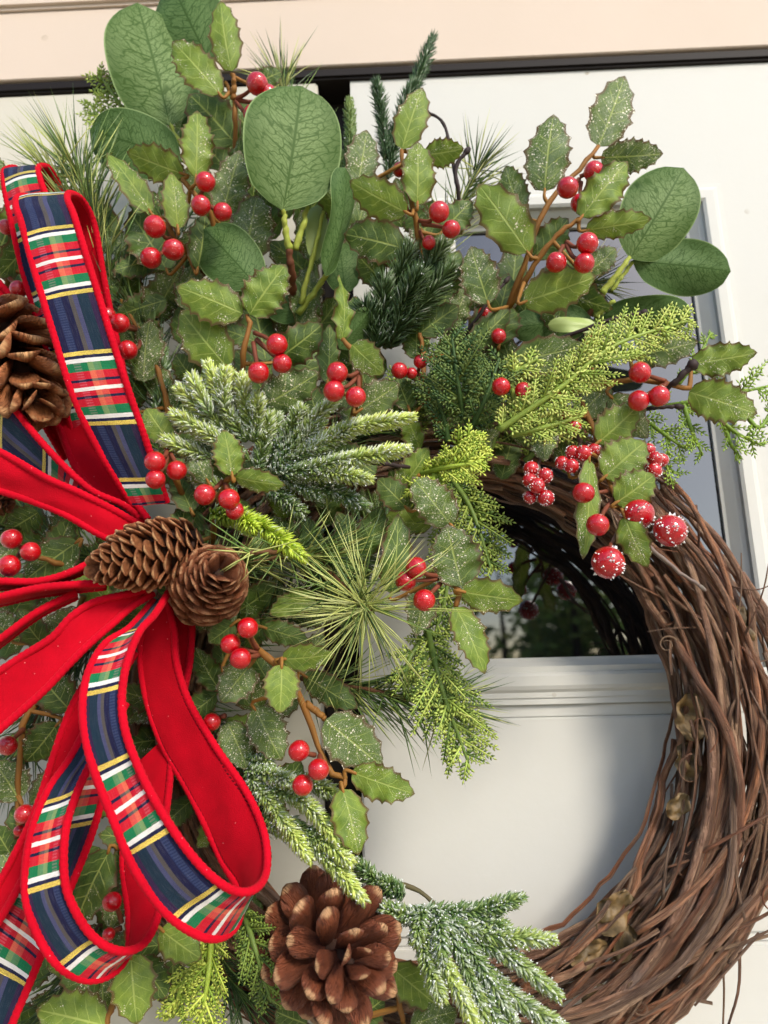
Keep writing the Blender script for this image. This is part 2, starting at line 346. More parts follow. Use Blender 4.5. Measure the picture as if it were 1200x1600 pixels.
def mat_velvet(name, c, bs, st=False):
    t = NT(name); tc = t.n('TexCoord'); n1 = t.noise(tc.outputs['Object'], 60.0, 4); n2 = t.noise(tc.outputs['Object'], 1800.0, 2)
    lint = t.n('TexVoronoi', {'Vector': tc.outputs['Object'], 'Scale': 170.0}); lf = t.math('MULTIPLY', t.math('LESS_THAN', lint.outputs['Distance'], .05), .5)
    col = t.mix(t.smooth(n1, .3, .75), c, mixc(c, (0, 0, 0), .22)); col = t.mix(t.math('MULTIPLY', n2, .25), col, mixc(c, (0, 0, 0), .5)); col = t.mix(lf, col, srgb(240, 150, 150))
    if st:
        uv = t.n('SeparateXYZ', {0: tc.outputs['UV']}); e = t.math('ABSOLUTE', t.math('MULTIPLY_ADD', uv.outputs[0], 2.0, -1.0))
        ln = t.math('MULTIPLY', t.math('GREATER_THAN', e, .80), t.math('LESS_THAN', e, .86)); zz = t.math('GREATER_THAN', t.math('SINE', t.math('ADD', t.math('MULTIPLY', uv.outputs[1], 190.0), t.math('MULTIPLY', e, 60.0))), -.35)
        col = t.mix(t.math('MULTIPLY', t.math('MULTIPLY', ln, zz), .8), col, srgb(70, 4, 16))
    t.p(Base_Color=col, Roughness=.9, Sheen_Weight=.22, Sheen_Roughness=.4, Sheen_Tint=srgb(255, 90, 90), Specular_IOR_Level=.12); t.bump(n2, bs, .0005); return t.m
M_VELVET = mat_velvet('red_velvet', srgb(190, 2, 28), .6, True)
M_PIPING = mat_velvet('red_piping', srgb(204, 4, 34), .9)

def mat_paint(name, c, dirt=.5):
    t = NT(name); tc = t.n('TexCoord'); n1 = t.noise(tc.outputs['Object'], 4.0, 4); n2 = t.noise(tc.outputs['Object'], 180.0, 3); n3 = t.noise(tc.outputs['Object'], 22.0, 3)
    vo = t.n('TexVoronoi', {'Vector': tc.outputs['Object'], 'Scale': 28.0}); s = t.math('LESS_THAN', vo.outputs['Distance'], t.math('MULTIPLY', t.n('SeparateXYZ', {0: vo.outputs['Color']}).outputs[0], .10))
    col = t.mix(t.math('MULTIPLY', t.smooth(n1, .4, .8), .2), c, mixc(c, srgb(150, 135, 110), .5))
    col = t.mix(t.math('MULTIPLY', t.math('MULTIPLY', s, t.smooth(n3, .45, .6)), dirt*1.4), col, srgb(140, 122, 92))
    t.p(Base_Color=col, Roughness=.6, Specular_IOR_Level=.16); t.bump(t.math('ADD', n2, t.math('MULTIPLY', s, 1.5)), .12, .0006); return t.m
M_DOOR = mat_paint('door_paint', srgb(198, 197, 190)); M_HEAD = mat_paint('header_paint', srgb(200, 184, 168)); M_SIDE = mat_paint('side_door_paint', srgb(194, 190, 176))
t = NT('weatherstrip_rubber'); t.p(Base_Color=srgb(26, 20, 17), Roughness=.6, Specular_IOR_Level=.2); M_RUB = t.m
t = NT('window_glass'); t.p(Base_Color=(.006, .006, .007), Roughness=.015, IOR=1.52, Specular_IOR_Level=1.0, Coat_Weight=1.0, Coat_Roughness=.01); M_GLASS = t.m

# ------------------------------------------------------------------ setting: door, header, side door, yard seen in the glass
import bmesh
def box(name, x0, x1, y0, y1, z0, z1, mat, parent=None, bev=.0015):
    bm = bmesh.new(); bmesh.ops.create_cube(bm, size=1)
    c = Vector(((x0+x1)/2, (y0+y1)/2, (z0+z1)/2))
    for v in bm.verts: v.co = Vector((v.co.x*(x1-x0), v.co.y*(y1-y0), v.co.z*(z1-z0)))
    if bev: bmesh.ops.bevel(bm, geom=bm.edges[:], offset=bev, segments=2, affect='EDGES')
    me = bpy.data.meshes.new(name); bm.to_mesh(me); bm.free()
    return place(name, me, Matrix.Translation(c), parent, mat)
gapL, gapR = at(496, 122, 0).x, at(547, 122, 0).x
glL, glR = at(738, 900, 0).x, at(1093, 440, 0).x
glB, glT = at(850, 1029, 0).z, at(1000, 338, 0).z
hdZ, drT = at(600, 98, .6).z, at(600, 125, 0).z
gr1, gr2 = at(900, 1109, 0).z, at(1165, 1471, 0).z
drR = glR + .16; BW = .026
door = thing('front_door', 'white painted door with dark window pane behind the wreath', 'door', Vector((.1, 0, .8)))
Z0 = .8
def P(name, x0, x1, d0, d1, z0, z1, mat, bev=.0015, par=None): return box(name, x0, x1, -d1/100, -d0/100, z0, z1, mat, par or door, bev)
def slab():
    """one painted slab with the window opening cut out"""
    m = MB(); xs = [gapR, glL-BW, glR+BW, drR]; zs = [gr1+.004, glB-BW*.2, glT+BW, drT]; y0, y1 = 0.0, .04
    def q(x0, x1, z0, z1):
        for y, fl in ((y0, 0), (y1, 1)):
            b = len(m.v); m.v += [Vector((x0, y, z0)), Vector((x1, y, z0)), Vector((x1, y, z1)), Vector((x0, y, z1))]; m.f.append((b, b+1, b+2, b+3) if not fl else (b+3, b+2, b+1, b))
    for a in range(3):
        for b in range(3):
            if a == 1 and b == 1: continue
            q(xs[a], xs[a+1], zs[b], zs[b+1])
    def side(p0, p1):
        b = len(m.v); m.v += [Vector((p0[0], y0, p0[1])), Vector((p1[0], y0, p1[1])), Vector((p1[0], y1, p1[1])), Vector((p0[0], y1, p0[1]))]; m.f.append((b, b+1, b+2, b+3))
    side((xs[0], zs[0]), (xs[0], zs[3])); side((xs[3], zs[3]), (xs[3], zs[0])); side((xs[0], zs[3]), (xs[3], zs[3])); side((xs[3], zs[0]), (xs[0], zs[0]))
    m.build('door_slab', M_DOOR, door, smooth=False)
slab()
P('panel', gapR, drR, -4, -.18, gr2+.004, gr1-.0045, M_DOOR, .0012)
P('panel', gapR, drR, -4, -.02, Z0, gr2-.001, M_DOOR, .0015)
P('panel_molding', gapR, drR, -4, -.32, gr1-.0043, gr1+.0038, M_DOOR, .0005)
P('panel_molding', gapR, drR, -4, -.30, gr2-.0008, gr2+.0038, M_DOOR, .0005)
gp = P('glass_pane', glL-.003, glR+.003, -1.9, -1.3, glB-.003, glT+.003, M_GLASS, 0)
def bead(prof, mat, name):
    """four mitred strips of a window frame; prof = [(offset outwards from the glass, height in front of the door in cm)]"""
    cs = [(glL, glB, -1, -1), (glR, glB, 1, -1), (glR, glT, 1, 1), (glL, glT, -1, 1)]
    for k in range(4):
        a, b = cs[k], cs[(k+1) % 4]; m = MB()
        for (x, z, sx, sz) in (a, b):
            for (o, d) in prof: m.v.append(Vector((x+sx*o, -d/100, z+sz*o)))
        n = len(prof)
        for i in range(n-1): m.f.append((i, i+1, n+i+1, n+i))
        m.build(name, mat, door, smooth=False)
bead([(-.001, -1.5), (-.001, -1.0), (.001, -.9), (.006, -.35), (.009, -.1), (.0095, .25), (.0115, .42), (.018, .42), (.0205, .3), (.0225, .12), (.026, .1), (.0262, -.5)], M_DOOR, 'glazing_bead')
side = thing('neighbouring_door_panel', 'cream painted door panel left of the dark vertical gap', 'door', Vector((gapL-.2, 0, .8)))
box('panel', gapL-.55, gapL, -.001, .04, Z0, drT, M_SIDE, side)
ws = thing('weatherstrip', 'dark brown rubber strip filling the gap between the doors', 'weatherstrip', Vector((gapL, .02, .8)))
box('strip', gapL+.0005, gapR-.0005, .022, .035, Z0, drT, M_RUB, ws, .002)
box('head_gap_shade', gapL-.55, drR, -.0045, .04, drT+.0005, hdZ-.0005, M_RUB, ws, .002)  # dark strip drawn in for the shadowed gap under the header
hd = thing('header_board', 'cream wooden header board above the doors', 'trim', Vector((0, -.02, hdZ)))
hz2 = at(100, 16, .6).z
box('board', gapL-.55, drR, -.006, .05, hdZ, hz2, M_HEAD, hd, .0007)
box('cap', gapL-.55, drR, -.011, .05, hz2+.0003, hz2+.12, M_HEAD, hd, .003)
wl_ = thing('house_wall', 'pale wall board right of the door', 'wall', Vector((drR+.3, 0, .8)))
box('board', drR+.001, drR+.5, -.01, .05, Z0, hdZ+.15, M_SIDE, wl_)
t = NT('bounce_ground'); tc = t.n('TexCoord'); t.p(Base_Color=t.mix(t.noise(tc.outputs['Object'], .6, 4), srgb(196, 182, 158), srgb(176, 160, 132)), Roughness=.85)
g = MB(); g.v = [Vector(p) for p in ((-200, -300, 0), (200, -300, 0), (200, 1, 0), (-200, 1, 0))]; g.f = [(0, 1, 2, 3)]  # unseen ground sheet added for bounce light and for the trees to stand on
go = g.build('ground', t.m, None, False); go['kind'] = 'structure'; go['label'] = 'unseen pale ground in front of the door, added for bounce light'
# woods across the yard: only seen mirrored in the pane
t = NT('far_foliage'); a = t.n('Attribute', attribute_name='tint'); t.p(Base_Color=a.outputs['Color'], Roughness=.7); t.thin(a.outputs['Color'], .5); wm = MB()
for k in range(58):
    ang = math.radians(random.uniform(-62, 62)); R = random.uniform(17, 24); x, y = R*math.sin(ang), -R*math.cos(ang)
    h = random.uniform(2.6, 5.4); cr = random.uniform(1.0, 1.9)
    tube(wm, [Vector((x, y, 0)), Vector((x+.1, y, h*.5)), Vector((x, y+.1, h))], lambda s: .16*(1-.8*s), 5, (.05, .035, .025))
    for i in range(650):
        q = rv()*random.random()**.4; p = Vector((x+q.x*cr, y+q.y*cr, h*.62+q.z*h*.42))
        if noise.noise(p*.8) < .0: continue
        s = random.uniform(.12, .26); n_ = rv(); a_ = perp(n_)*s; b_ = n_.cross(a_); b0 = len(wm.v); cc = jit(random.choice([(.14, .22, .06), (.20, .30, .09), (.26, .34, .10)]), .3)
        wm.v += [p+a_, p+b_*.6, p-a_, p-b_*.6]; wm.c += [cc]*4; wm.f.append((b0, b0+1, b0+2, b0+3))
wo_ = wm.build('woods', t.m, None, False); wo_['kind'] = 'stuff'; wo_['label'] = 'green trees across the yard mirrored in the window'; wo_['category'] = 'trees'

# ------------------------------------------------------------------ grapevine ring
RC = at(692, 1112, 4.1); K = 1/mpp(RC); R_IN, R_OUT = 362/K, 520/K; R0 = (R_IN+R_OUT)/2; RW = (R_OUT-R_IN)/2
wr = thing('grapevine_wreath', 'round wreath base of twisted brown grapevine hanging on the door', 'wreath', RC - Vector((0, 0, R_OUT)))
def ring_pt(th, r, d): return Vector((RC.x + r*math.cos(th), -d, RC.z + r*math.sin(th)))
rr_ = random.Random(21)
def vine(a0, sweep, rho, psi0, tw, rad, seed, rad2=None):
    n = max(16, int(abs(sweep)/.055)); pts = []; s = seed*13.7
    for i in range(n):
        x = i/(n-1); th = a0 + sweep*x
        ps = psi0 + tw*sweep*x + .55*noise.noise(Vector((th*1.3, s, 0)))
        rh = rho*(1+.28*noise.noise(Vector((th*1.7, s, 4)))) + .16*noise.noise(Vector((th*5, s, 9))) + .05*noise.noise(Vector((th*16, s, 3)))
        pts.append(ring_pt(th, R0+RW*rh*math.cos(ps), .041+.027*rh*math.sin(ps)))
    nod = rr_.random(); step = rr_.uniform(.05, .09)
    L = R0*abs(sweep); m = MB()
    def rf(u):
        k = ((u*L/step)+nod) % 1.0; b = math.exp(-((k-.5)/.05)**2)
        return rad*.66*(1-.3*u)*(1+.28*b+.1*noise.noise(Vector((u*L*60, s, 1))))
    tube(m, pts, rf, 8, None, True, True)
    return m.build('vine', M_VINE, wr)
for k in range(104):                                                   # long wound strands
    rho = math.sqrt(rr_.uniform(.05, 1)); big = rr_.random()
    rad = .0043 if big > .88 else (.0030 if big > .5 else (.0016 if big > .2 else .0011))
    vine(rr_.uniform(0, 6.28), rr_.uniform(1.6, 5.6)*rr_.choice((-1, 1)), rho*1.04, rr_.uniform(0, 6.28), rr_.uniform(-1.3, 1.3), rad*rr_.uniform(.85, 1.2), k+1)
for k in range(32):                                                    # strands that show on the bare right side
    vine(rr_.uniform(-1.9, -.6), rr_.uniform(1.0, 2.2), rr_.uniform(.8, 1.22), rr_.uniform(.0, 3.1), rr_.uniform(-.9, .9), rr_.choice((.0046, .0034, .0022, .0015, .0010)), k+200)
for k in range(84):                                                    # short broken twigs crossing the bundle
    th = rr_.uniform(-1.7, .9); p0 = ring_pt(th, R0+RW*rr_.uniform(-.9, .9), .041+.029*rr_.uniform(.5, 1.05)); L = rr_.uniform(.02, .06)
    tg = Vector((-math.sin(th), 0, math.cos(th))); ra = Vector((math.cos(th), 0, math.sin(th)))
    dr = (tg*rr_.choice((-1, 1)) + ra*rr_.uniform(-.7, .7) + Vector((0, -rr_.uniform(0, .25), 0))).normalized()
    m = MB(); tube(m, cat([p0, p0+dr*L*.5+rv()*.003, p0+dr*L], 8), lambda u, r=rr_.uniform(.0005, .0015): r*(1-.35*u), 6, None, True, True); m.build('broken_twig', M_VINE, wr)
for k in range(30):                                                    # curled tendrils
    th = rr_.uniform(-1.8, .8); p0 = ring_pt(th, R0+RW*rr_.uniform(-1.0, .9), .041+.029*rr_.uniform(.6, 1.05)); pts = []; q = p0.copy(); an = rr_.uniform(0, 6.28); cu = rr_.uniform(-.25, .25); tilt = rr_.uniform(-.5, .2)
    for i in range(26):
        pts.append(q.copy()); an += cu*(1+i*.09); q += Vector((math.cos(an), tilt*math.sin(i*.3)*.6, math.sin(an)))*.0012
    m = MB(); tube(m, pts, lambda u: .0006*(1-.5*u), 5, None, True, True); m.build('tendril', M_VINE, wr)
def dried(px, py, d, size, rot):
    p = at(px, py, d); m = MB(); n = 9
    for i in range(n):
        for j in range(n):
            x, y = i/(n-1)*2-1, j/(n-1)*2-1; wx = math.sqrt(max(0, 1-x*x*.9))
            a, b = x*size*.85, y*size*.55*wx
            q = Vector((a*math.cos(rot)-b*math.sin(rot), 0, a*math.sin(rot)+b*math.cos(rot)))
            q.y = size*.75*noise.noise(Vector((x*1.8+px, y*1.8, py)))+size*.3*noise.noise(Vector((x*4+px, y*4, py)))
            m.v.append(p+q)
    for i in range(n-1):
        for j in range(n-1): m.f.append((i*n+j, i*n+j+1, (i+1)*n+j+1, (i+1)*n+j))
    m.build('dried_leaf', M_DRY, wr)
for a in ((960, 1425, 5.6, .016, .8), (920, 1490, 5.4, .014, .3), (975, 1475, 5.2, .012, 1.2), (1080, 1120, 5.6, .016, 1.5), (1150, 985, 5.8, .018, 1.3), (1075, 1190, 5.0, .013, 1.5), (935, 1560, 5.4, .011, .2), (1170, 1290, 5.6, .010, 1.2), (1060, 1260, 5.6, .010, .9), (1130, 1060, 5.6, .012, 1.1)): dried(*a)

# ------------------------------------------------------------------ leaf, berry, scale meshes
def holly_mesh(k):
    r = random.Random(k*31+5); teeth = r.choice((5, 6, 7, 8)); seg = teeth*4; nv = 8; m = MB()
    bend = r.uniform(.04, .13); fold = r.uniform(.0, .14); rip = r.uniform(.02, .075); ph = r.uniform(0, 6); tw = r.uniform(-.22, .22); asym = r.uniform(-.05, .05)
    for i in range(seg+1):
        u = i/seg; pr = (math.sin(math.pi*min(1, max(0, u))**.82))**.62 if 0 < u < 1 else 0
        pr = max(pr, 0)
        for j in range(nv+1):
            v = j/nv*2-1; f = (u*teeth + (.0 if v > 0 else .0)) % 1.0
            to = 1 - .17*math.sin(math.pi*f)**.8*(1 if .06 < u < .99 else .4)
            hw = .5*pr*to*(1+asym*(1 if v > 0 else -1))
            # teeth lean towards the tip
            x = u + .025*abs(v)**3*math.cos(2*math.pi*f)*.6
            y = v*hw
            z = 4*bend*u*(1-u) - fold*abs(y) + rip*math.sin(u*teeth*.9*6.28*.5+ph+(0 if v > 0 else 1.3))*abs(v)**2*pr + tw*y*(u-.5)*2
            m.v.append(Vector((x, y, z*.9))); m.uv[len(m.v)-1] = (u, (v+1)/2)
    for i in range(seg):
        for j in range(nv): a = i*(nv+1)+j; m.f.append((a, a+nv+1, a+nv+2, a+1))
    return m
def round_mesh(k):
    r = random.Random(k*17+3); m = MB(); seg, nv = 22, 10; bend = r.uniform(.02, .09); fold = r.uniform(.06, .22); ph = r.uniform(0, 6)
    for i in range(seg+1):
        u = i/seg; pr = math.sqrt(max(0, 1-(2*u-1)**2))*(1+.10*(u-.5)) if u < 1 else 0
        if u < .12: pr *= .55+.45*u/.12
        for j in range(nv+1):
            v = j/nv*2-1; y = v*.5*pr
            z = 4*bend*u*(1-u) - fold*abs(y) + .045*math.sin(u*6+ph+v*1.5)*abs(v)**2*pr + .05*(u-.5)*v*pr*math.sin(ph)
            m.v.append(Vector((u, y, z))); m.uv[len(m.v)-1] = (u, (v+1)/2)
    for i in range(seg):
        for j in range(nv): a = i*(nv+1)+j; m.f.append((a, a+nv+1, a+nv+2, a+1))
    return m
def to_mesh(mb, name, mat):
    me = bpy.data.meshes.new(name); me.from_pydata([tuple(v) for v in mb.v], [], mb.f)
    if mb.uv:
        u = me.uv_layers.new(name='UVMap'); fl = [0.0]*(2*len(me.loops))
        for i, l in enumerate(me.loops): q = mb.uv[l.vertex_index]; fl[2*i] = q[0]; fl[2*i+1] = q[1]
        u.data.foreach_set('uv', fl)
    me.polygons.foreach_set('use_smooth', [True]*len(me.polygons)); me.materials.append(mat); me.update(); return me
_hm = [holly_mesh(k) for k in range(12)]
HOLLY = {'g': [to_mesh(m, 'holly_leaf', M_HOLLY) for m in _hm], 's': [to_mesh(m, 'holly_leaf', M_HOLLYG) for m in _hm], 'd': [to_mesh(m, 'holly_leaf', M_HOLLYD) for m in _hm]}
_em = [round_mesh(k) for k in range(4)]
EUC = {'e': [to_mesh(m, 'round_leaf', M_EUC) for m in _em], 'E': [to_mesh(m, 'round_leaf', M_EUCD) for m in _em], 'y': [to_mesh(m, 'round_leaf', M_EUCP) for m in _em]}
def berry_mesh(k, frost=False):
    r = random.Random(k+60); m = MB(); a, b = 20, 14
    for i in range(b+1):
        for j in range(a):
            th, ph = math.pi*i/b, 2*math.pi*j/a; p = Vector((math.sin(th)*math.cos(ph), math.sin(th)*math.sin(ph), math.cos(th)))
            m.v.append(p*(1+.035*noise.noise(p*1.7+Vector((k*9, 0, 0)))))
    for i in range(b):
        for j in range(a): m.f.append((i*a+j, (i+1)*a+j, (i+1)*a+(j+1) % a, i*a+(j+1) % a))
    return to_mesh(m, 'berry', M_BERRY)
BERRY = [berry_mesh(k) for k in range(4)]
def frost_mesh(k):
    r = random.Random(k+90); m = MB()
    for i in range(150):
        p = Vector((r.gauss(0, 1), r.gauss(0, 1), r.gauss(0, 1))).normalized()
        if noise.noise(p*1.6+Vector((k*5, 3, 0))) < -.02: continue
        q = p*(1.0+r.uniform(-.02, .05)); s = r.uniform(.05, .13); b0 = len(m.v); a_ = perp(p+Vector((.01, .02, .03))); b_ = p.cross(a_); an = r.uniform(0, 6)
        for t_ in range(3):
            w_ = an+2.09*t_; m.v.append(q-p*.05+(a_*math.cos(w_)+b_*math.sin(w_))*s)
        m.v.append(q+p*s*r.uniform(.5, 1.3)); m.f += [(b0, b0+1, b0+3), (b0+1, b0+2, b0+3), (b0+2, b0, b0+3)]
    me = to_mesh(m, 'frost_crust', M_FROST); me.polygons.foreach_set('use_smooth', [False]*len(me.polygons)); return me
FROSTM = [frost_mesh(k) for k in range(3)]

def leaf(parent, kind, bx, by, tx, ty, wpx, d, dd=0.0, roll=0.0, lib=None, name='leaf', var=None):
    """one leaf from its base pixel to its tip pixel at d cm in front of the door (tip dd nearer); wpx is its seen width"""
    B, T = at(bx, by, d), at(tx, ty, d+dd); X = T-B; xh = X.normalized(); c = (CAM-(B+T)/2).normalized()
    s0 = c.cross(xh).normalized(); n0 = xh.cross(s0); ro = math.radians(roll)
    s = s0*math.cos(ro)+n0*math.sin(ro); n = xh.cross(s)
    W = wpx*mpp((B+T)/2)/max(.35, math.cos(ro)); L = X.length
    lib = lib or HOLLY; me = lib[kind][(random.randrange(len(lib[kind])) if var is None else var) % len(lib[kind])]
    if random.random() < .5: sgn = -1
    else: sgn = 1
    M = Matrix(((X.x, s.x*W, n.x*L, B.x), (X.y, s.y*W, n.y*L, B.y), (X.z, s.z*W, n.z*L, B.z), (0, 0, 0, 1)))
    return place(name, me, M, parent)
def curve_px(pts, n=14): return cat([at(*p) for p in pts], n)
def stem(parent, pts, r0, r1, col=srgb(130, 88, 36), n=16, name='stem', sides=7):
    m = MB(); P_ = curve_px(pts, n) if not isinstance(pts[0], Vector) else cat(pts, n)
    for i in range(1, len(P_)-1): P_[i] = P_[i] + rv()*r0*.25
    tube(m, P_, lambda u: (r0+(r1-r0)*u)*(1+.12*math.sin(u*23+pts[0][0])), sides, lambda u: jit(col, .12)); m.build(name, M_BARKA, parent); return P_
def berry(parent, px, py, rpx, d, node=None, frost=False, stalkcol=srgb(112, 58, 38)):
    p = at(px, py, d); r = rpx*mpp(p)
    M = Matrix.Translation(p) @ (Vector((0, 1, 0)).rotation_difference(rv()).to_matrix().to_4x4()) @ Matrix.Diagonal((r, r, r*random.uniform(.94, 1.02), 1))
    b = place('berry', random.choice(BERRY), M, parent)
    if frost: place('frost_crust', random.choice(FROSTM), M, b)
    if node is not None:
        m = MB(); mid = (p+node)/2+Vector((0, random.uniform(.001, .004), 0))+rv()*.001
        tube(m, cat([p+(node-p).normalized()*r*.8, mid, node], 8), lambda u: .0011+.0004*u, 6, lambda u: jit(stalkcol, .15)); m.build('stalk', M_BARKA, b)
    return b
SPRIGS = []
def holly(label, leaves, berries, stems, cpx, group='holly sprigs in the greenery'):
    """leaves: (kind, base, tip, width, depth, tip offset, roll); berries: (px, py, r, depth); stems: pixel polylines"""
    o = thing('holly_sprig', label, 'holly sprig', at(cpx[0], cpx[1], 6), group); SPRIGS.append((cpx, o)); sp = []
    for s in stems:
        q = stem(o, s, .0021, .0014); sp += q
    for L in leaves:
        k, bx, by, tx, ty, w_ = L[:6]; d = L[6] if len(L) > 6 else 9; dd = L[7] if len(L) > 7 else random.uniform(-.3, .9); ro = L[8] if len(L) > 8 else random.uniform(-22, 22)
        leaf(o, k, bx, by, tx, ty, w_, d, dd, ro); B = at(bx, by, d)
        if sp:
            q = min(sp, key=lambda z: (z-B).length)
            if .003 < (q-B).length < .035:
                ax = (at(tx, ty, d+dd)-B).normalized(); m = MB()
                tube(m, cat([B+ax*.003, B-ax*.003, (B+q)/2-ax*.002, q], 9), lambda u: .0009+.0005*u, 6, lambda u: jit(srgb(140, 98, 42), .12)); m.build('petiole', M_BARKA, o)
    for b in berries:
        px, py, r, d = b[:4]; p = at(px, py, d); nd = None
        if len(b) > 4: nd = at(*b[4])
        elif sp:
            q = min(sp, key=lambda z: (z-p).length)
            if (q-p).length < .045: nd = q
        berry(o, px, py, r, d, nd, len(b) > 5)
    return o

# ------------------------------------------------------------------ holly sprigs
holly('holly sprig at the top with three berries in front of the round eucalyptus leaves', [
    ('g', 344, 148, 270, 66, 64, 11, .6, 12), ('g', 362, 112, 345, 2, 55, 11.4, .3, -10), ('d', 368, 224, 296, 148, 84, 9, .3, 10), ('d', 400, 130, 440, 112, 34, 9.5)],
    [(402, 131, 17, 12, (368, 156, 10.5)), (419, 148, 15, 11.5, (368, 156, 10.5)), (394, 178, 14, 11.2, (368, 158, 10.5))],
    [[(372, 330, 7), (368, 250, 8.5), (368, 190, 10), (365, 155, 10.5), (352, 128, 10.8)], [(365, 155, 10.5), (366, 130, 11), (363, 114, 11.2)]], (365, 150))
holly('holly sprig with two berry clusters below the left eucalyptus leaves', [
    ('g', 306, 279, 308, 174, 58, 12, .4, 8), ('g', 287, 272, 199, 238, 60, 11.6, .5, -12), ('g', 278, 358, 268, 270, 46, 12, .5, 14), ('g', 236, 332, 168, 240, 44, 10.4, .5, 28),
    ('s', 345, 342, 374, 236, 64, 10.2, .2, 0), ('d', 262, 424, 205, 334, 78, 9, .2, 10), ('d', 308, 422, 320, 336, 52, 10, .3, 14), ('s', 384, 408, 402, 306, 80, 9.6, .3, -8), ('d', 285, 330, 250, 290, 50, 10)],
    [(321, 284, 15.5, 13, (312, 305, 11.6)), (314, 321, 15.5, 13, (325, 322, 11.6)), (348, 331, 14.5, 12.6, (328, 322, 11.6)), (242, 354, 17.5, 13, (268, 372, 11.2)), (271, 390, 17, 13, (270, 374, 11.2)), (236, 403, 16.5, 12.6, (268, 378, 11.2))],
    [[(345, 470, 7), (340, 400, 9), (328, 330, 11), (300, 300, 11.4), (284, 280, 11.6)], [(320, 430, 8), (290, 390, 10), (272, 372, 11), (262, 340, 11.4), (276, 358, 11.6)]], (300, 320))
holly('pair of bright holly leaves beside a three-berry cluster above the frosted fir', [
    ('g', 380, 490, 277, 448, 74, 12.6, .4, 10), ('g', 390, 492, 446, 414, 74, 12.6, .5, -14), ('g', 358, 576, 283, 486, 84, 11.4, .3, -8), ('d', 308, 600, 274, 553, 48, 10), ('s', 400, 640, 498, 582, 74, 11, .2, 8), ('d', 432, 562, 503, 507, 66, 10.8, .3, 8)],
    [(433, 538, 17, 14, (398, 520, 12.4)), (441, 568, 15.5, 13.6, (400, 530, 12.4)), (404, 582, 17, 13.8, (396, 535, 12.4))],
    [[(372, 700, 8), (376, 620, 10), (380, 560, 12), (390, 510, 12.4), (386, 492, 12.4)]], (385, 540))
holly('holly sprig with upright narrow leaf and three berries in the middle of the greenery', [
    ('g', 534, 532, 530, 430, 30, 12.2, .4, 40), ('d', 512, 600, 515, 508, 40, 10, .2, 20), ('g', 550, 538, 600, 584, 56, 12.4, .3, 10), ('s', 560, 642, 623, 600, 64, 10.6, .2, 8), ('d', 575, 610, 560, 550, 44, 9.6), ('d', 500, 660, 480, 600, 50, 9.4)],
    [(527, 582, 17, 14, (562, 580, 12)), (522, 611, 17, 14, (558, 590, 12)), (556, 620, 16.5, 14, (560, 588, 12))],
    [[(530, 700, 7), (555, 640, 9.5), (562, 585, 11.8), (548, 545, 12.2), (535, 530, 12.2)]], (545, 570))
holly('holly sprig with berries along the plaid ribbon and below the left frosted fir', [
    ('g', 363, 744, 350, 672, 54, 13.4, .4, 10), ('g', 367, 745, 445, 758, 42, 13.2, .5, 14), ('s', 326, 754, 292, 692, 42, 11.2, .2), ('g', 264, 690, 228, 638, 54, 11.4, .3, 6), ('d', 300, 800, 270, 740, 44, 10), ('d', 275, 850, 290, 790, 46, 9.6)],
    [(242, 721, 16.5, 14.4, (262, 702, 12)), (243, 749, 15.5, 14.2, (262, 712, 12)), (276, 735, 16, 13.6, (266, 708, 12)), (320, 773, 17, 14.4, (348, 752, 12.6)), (358, 780, 17, 14.6, (352, 754, 12.6)), (367, 798, 14.5, 14, (354, 758, 12.6))],
    [[(330, 850, 8), (340, 790, 11), (352, 755, 12.6), (366, 742, 13)], [(290, 790, 9), (272, 740, 11.5), (260, 700, 12), (262, 690, 11.6)]], (310, 750))
holly('glitter dusted holly sprig hanging over the upper edge of the window pane', [
    ('s', 706, 822, 645, 746, 70, 10.6, .3, 6), ('s', 722, 917, 698, 821, 90, 11.4, .2, -6), ('g', 720, 924, 816, 938, 62, 11.8, .5, 12), ('g', 712, 948, 757, 1052, 56, 11.6, .4, -16), ('d', 612, 930, 622, 804, 56, 9.6, .2, 10), ('s', 668, 905, 650, 993, 58, 10, .2, 5), ('d', 636, 794, 590, 748, 52, 9.4, .2, 6)],
    [(650, 887, 17, 13.4, (685, 900, 11)), (634, 908, 16.5, 13, (684, 904, 11)), (663, 938, 17.5, 13.4, (688, 912, 11))],
    [[(640, 720, 6), (672, 780, 9), (700, 845, 10.6), (690, 900, 11), (718, 920, 11.2), (712, 948, 11.4)]], (690, 880))
